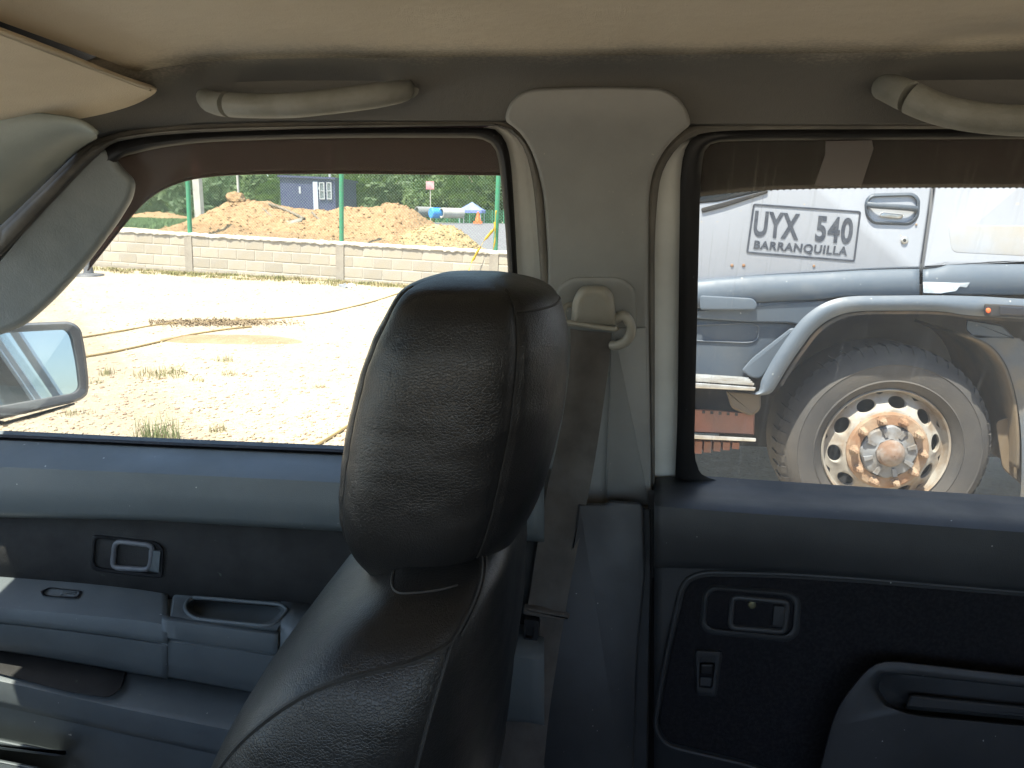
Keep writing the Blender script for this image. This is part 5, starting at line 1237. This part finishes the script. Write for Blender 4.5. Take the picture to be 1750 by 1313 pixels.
# skirt ahead of the wheel
plate('lower_skirt', rpoly([(1046, 540, 4), (1190, 528, 30), (1300, 517, 30), (1400, 512, 20), (1446, 510, 10), (1400, 530, 30), (1366, 556, 12), (1352, 552, 4), (1290, 551, 4), (1190, 545, 4), (1046, 545, 4)], 4), toff(-.012), .06, TG, truck, bev=3, bevd=.01)
plate('step_well', rpoly([(1046, 543, 4), (1190, 544, 4), (1352, 553, 4), (1366, 560, 8), (1282, 640, 6), (1262, 655, 3), (1046, 640, 4)], 4), toff(.02), .03, TD, truck, bev=3, bevd=.01)
plate('well_recess', rpoly([(1196, 505, 6), (1286, 510, 10), (1294, 518, 6), (1292, 530, 8), (1196, 530, 6)], 7), toff(-.046), .02, TG, truck, bev=3, bevd=.004)
sweep('panel_outline', [T(a, b, .016) for a, b in rpoly([(1180, 556), (1285, 552), (1299, 558), (1294, 582), (1278, 586), (1180, 582)], 8)], .004, TD, truck, k=6, closed=True)
plate('bracket', rpoly([(1267, 633, 4), (1285, 612, 10), (1352, 560, 12), (1362, 562, 6), (1300, 648, 10), (1283, 645, 4)], 4), toff(-.02), .03, TG, truck, bev=3, bevd=.008)
# flared arch
out = [(1283, 673), (1297, 668), (1302, 648), (1322, 612), (1349, 572), (1376, 540), (1411, 517), (1452, 507), (1520, 505.5), (1602, 505), (1680, 507), (1750, 511), (1990, 522)]
inn = [(1300, 676), (1318, 672), (1330, 655), (1346, 628), (1367, 597), (1394, 563), (1428, 541), (1464, 532.5), (1524, 531), (1602, 532), (1655, 539), (1750, 545), (1990, 556)]
strip('arch_flare', out, inn, toff(-.095), .15, .017, TG, truck, n=110, mids=5)
strip('arch_lip', [(a + 3, b + 1.5) for a, b in inn[2:]], [(a + 7, b + 6) for a, b in inn[2:]], toff(-.07), .03, .0, mat('rust_stained_lip', (.05, .045, .04), .8, col2=(.15, .10, .06), vs=7, vrange=(.48, .66)), truck, n=90)
plate('liner_bracket', rpoly([(1652, 546, 3), (1712, 556, 3), (1736, 580, 4), (1668, 580, 6), (1650, 564, 4)], 4), toff(.03), .04, TD, truck, bev=2)
ml = plate('side_marker', rpoly([(1682, 519, 4), (1780, 524, 4), (1780, 545, 4), (1682, 541, 4)], 4), toff(-.135), .05, TBK, truck, bev=2, bevd=.006)
plate('lens', rpoly([(1708, 523), (1776, 527), (1776, 541), (1708, 538)], 3), toff(-.139), .01, mat('dark_lens', (.03, .03, .035), .15), ml, bev=2, bevd=.003)
dome('reflector', [(1689 + 4.5 * math.cos(t), 531 + 4.5 * math.sin(t)) for t in np.linspace(0, 2*math.pi, 13)[:-1]], toff(-.136), .008, ORANGE, ml)
# mudguard behind the wheel
Ua = resample(catmull([(1652, 572), (1690, 590), (1718, 625), (1735, 680), (1742, 740), (1742, 800)], 6), 40)
V = []
for d in np.linspace(.02, .55, 6):
    for a in Ua: V.append(PY(a[0] , a[1], TY + d * 0 + .02) + Vector((0, d - .02, 0)))
o = mesh('mudguard', V, ringfaces(40, 6, closed=False), MUD, truck); o.modifiers.new('solid', 'SOLIDIFY').thickness = .012
strip('mudguard_skirt', [(1655, 572), (1692, 590), (1720, 625), (1737, 680), (1745, 740), (1746, 800), (1744, 850)], [(1740, 578), (1770, 600), (1790, 640), (1800, 690), (1800, 740), (1800, 800), (1800, 850)], toff(.03), .02, .0, mat('dusty_liner', (.085, .10, .115), .8, col2=(.16, .13, .09), vs=3), truck)
plate('mud_flap', rpoly([(1700, 720, 10), (1800, 690, 4), (1800, 875, 10), (1712, 800, 10)], 8), toff(.08), .02, MUD, truck, bev=2)
# steps
st = plate('upper_step', rpoly([(1150, 652, 2), (1200, 655, 2), (1292, 662, 3), (1290, 668, 3), (1200, 664, 2), (1150, 662, 2)], 2), toff(-.13), .30, ALU, truck, bev=1, bevd=.004)
gr = MB()
for i in range(30):
    px = 1152 + i * 4.6
    a, b = PY(px, 652.5 + i * .32, TY - .125), PY(px, 652.5 + i * .32, TY - .125) + Vector((.0, .26, 0))
    gr.bar(a + Vector((0, 0, .006)), b + Vector((0, 0, .006)), .005, 4)
for i in range(7):
    a = PY(1152, 652.5, TY - .125) + Vector((0, .04 * i, .012)); b = PY(1288, 661.5, TY - .125) + Vector((0, .04 * i, .012)); gr.bar(a, b, .006, 4)
o = gr.build('step_grating', ALU, st); o['kind'] = 'stuff'
plate('step_bracket', rpoly([(1240, 668, 4), (1300, 672, 8), (1300, 700, 8), (1284, 712, 8), (1250, 698, 6)], 5), toff(-.06), .06, MUD, truck, bev=3)
ls = plate('lower_step', rpoly([(1150, 698, 3), (1214, 700, 3), (1290, 706, 3), (1289, 744, 3), (1150, 738, 3)], 3), toff(-.02), .25, REDO, truck, bev=2)
plate('step_edge', rpoly([(1150, 741, 2), (1200, 744, 2), (1292, 749, 2), (1292, 755, 2), (1200, 751, 2), (1150, 748, 2)], 2), toff(-.05), .26, ALU, truck, bev=1, bevd=.003)
mb = MB()
for i in range(7):
    x0 = 1156 + i * 16; p, q = T(x0, 754 + i * .5, 0), T(x0 + 11, 776 - abs(i - 2) * 2, 0); mb.box((p.x, q.x), (TY, TY + .1), (q.z, p.z))
mb.build('step_hanger', REDO, truck)
for i in range(5):
    a = 1200 + i * 14; plate('step_slot', rpoly([(a, 702 + i), (a + 5, 702 + i), (a + 5, 707 + i), (a, 707 + i)], 1), toff(-.022), .004, TBK, ls, bev=.4, bevd=.001)
# ---- wheel
WC = T(1512, 767, .06); RT_ = (T(1706, 774).x - T(1513, 774).x)
wheel = bpy.data.objects.new('wheel', None); COL.objects.link(wheel); parent_to(wheel, truck)
def lathe(name, prof, m, k=96, ang=30, par=wheel, jit=None):
    V = []
    for r, y in prof:
        for j in range(k):
            a = 2 * math.pi * j / k; rr, yy = (r, y) if jit is None else jit(r, y, a); V.append((WC.x + rr * math.cos(a), WC.y + yy, WC.z + rr * math.sin(a)))
    F_ = ringfaces(k, len(prof)); return mesh(name, V, F_, m, par, ang=ang)
rr = RT_; rim = rr * .595
tyre = lathe('tyre', [(rim * .97, .02), (rim * 1.0, -.005), (rim * 1.04, -.02), (rim * 1.12, -.035), (rim * 1.14, -.042), (rim * 1.16, -.038), (rr * .76, -.045), (rr * .83, -.045), (rr * .84, -.048), (rr * .85, -.044), (rr * .88, -.035), (rr * .925, -.012), (rr * .965, .02), (rr * .985, .03), (rr * .985, .27), (rr * .93, .30), (rim, .30), (rim, .02)], TYRE, k=120)
lug = MB(); NL = 52
for i in range(NL):
    a0 = 2 * math.pi * i / NL; w_ = 2 * math.pi / NL * .62
    V = []
    for r, y in ((rr * .935, -.012), (rr * .972, .012), (rr * 1.0, .04), (rr * 1.0, .13), (rr * .97, .13), (rr * .93, .02)):
        for s in (0, w_): V.append((WC.x + r * math.cos(a0 + s), WC.y + y, WC.z + r * math.sin(a0 + s)))
    lug.add(V, [(2*j, 2*j+1, 2*j+3, 2*j+2) for j in range(5)] + [tuple(range(0, 12, 2)), tuple(range(1, 12, 2))])
o = lug.build('tread_blocks', TYRE, tyre); parent_to(o, tyre); o['kind'] = 'stuff'
rimo = lathe('rim', [(rim * .985, .03), (rim * 1.0, -.008), (rim * .985, -.016), (rim * .962, -.010), (rim * .955, .004), (rim * .945, .018), (rim * .93, .03), (rim * .92, .032)], CREAM, k=96)
# disc with ten hand holes
disc = MB(); NH = 10; k = 20
per = 2 * math.pi / NH
def P_(r, a, y): return (WC.x + r * math.cos(a), WC.y + y, WC.z + r * math.sin(a))
def ydish(r): f = r / rim; return .03 - .055 * sstep(.92, .62, f)
for h in range(NH):
    ac = h * per + .16; rc = rim * .775; V = []; rows = []
    sect = []                             # outer boundary of the sector, then the hole
    for s in range(k):
        t = 2 * math.pi * s / k; hx, hy = math.cos(t), math.sin(t)
        q = max(abs(hx), abs(hy)); ux, uy = hx / q, hy / q
        R_o = rc + ux * (rim * .925 - rc if ux > 0 else rc - rim * .60); A_o = ac + uy * per / 2
        R_i = rc + hx * rim * .092; A_i = ac + hy * per * .30
        sect.append((R_o, A_o, R_i, A_i))
    for fr_ in (0, .5, .9, 1.0):
        for R_o, A_o, R_i, A_i in sect:
            r = R_o + (R_i - R_o) * fr_; a = A_o + (A_i - A_o) * fr_; V.append(P_(r, a, ydish(r) - (.003 if .8 < fr_ < .95 else 0)))
    for R_o, A_o, R_i, A_i in sect: V.append(P_(R_i, A_i, ydish(R_i) + .022))
    disc.add(V, ringfaces(k, 5))
o = disc.build('rim_disc', CREAM, None, smooth=True, ang=40); parent_to(o, wheel)
lathe('rim_back', [(rim * .95, .12), (rim * .5, .13)], TBK, k=40)
lathe('nut_ring', [(rim * .64, -.014), (rim * .63, -.032), (rim * .60, -.038), (rim * .50, -.040), (rim * .44, -.042), (rim * .425, -.03), (rim * .41, .0)], RUST, k=80)
hexm = None
for i in range(10):
    a = i * per - .02; c = Vector(P_(rim * .525, a, -.04)); V = []
    for r, y in ((.021, 0), (.021, -.006), (.0155, -.008), (.0155, -.028), (.011, -.031), (.010, -.044), (.006, -.046)):
        for j in range(6 if r > .012 and r < .02 else 6): V.append(c + Vector((r * math.cos(j * 1.0472 + a), y, r * math.sin(j * 1.0472 + a))))
    o = mesh('wheel_nut', V, ringfaces(6, 7) + [tuple(range(36, 42))], RUST, None, ang=20); parent_to(o, wheel)
def hj(r, y, a): return (r * (1 + .035 * math.cos(8 * a)), y)
hub = lathe('hub', [(rim * .43, .0), (rim * .425, -.048), (rim * .40, -.055), (rim * .31, -.058), (rim * .235, -.064), (rim * .22, -.066)], HUBM, k=64, ang=25, jit=hj)
for i in range(8):
    a = i * math.pi / 4 + .3; m2 = MB(); c = Vector(P_(rim * .335, a, -.052)); u = Vector((math.cos(a), 0, math.sin(a))); v = Vector((-math.sin(a), 0, math.cos(a)))
    V = [c + u * (su * rim * .07) + v * (sv * rim * .035) + Vector((0, y, 0)) for y in (.0, -.016) for su, sv in ((-1, -.7), (1, -1), (1, 1), (-1, .7))]
    o = mesh('hub_rib', V, [(0,1,2,3),(7,6,5,4),(0,4,5,1),(1,5,6,2),(2,6,7,3),(3,7,4,0)], HUBM, None, smooth=False); parent_to(o, wheel)
lathe('hub_cap', [(rim * .22, -.055), (rim * .213, -.076), (rim * .19, -.082), (rim * .18, -.090), (rim * .15, -.095), (rim * .11, -.104), (rim * .06, -.110), (.002, -.112)], RUST2, k=40, ang=35)
# far side wheel and the rear axle
for dx, dy in ((0, 1.9), (4.3, .1), (4.3, 1.9)):
    for ob in ('tyre', 'rim'):
        pass
    w2 = bpy.data.objects.new('wheel', None); COL.objects.link(w2); parent_to(w2, truck); w2.location = w2.location + Vector((dx, dy, 0))
    for src in (tyre, rimo):
        c = src.copy(); COL.objects.link(c); c.parent = w2; c.location = (0, 0, 0)
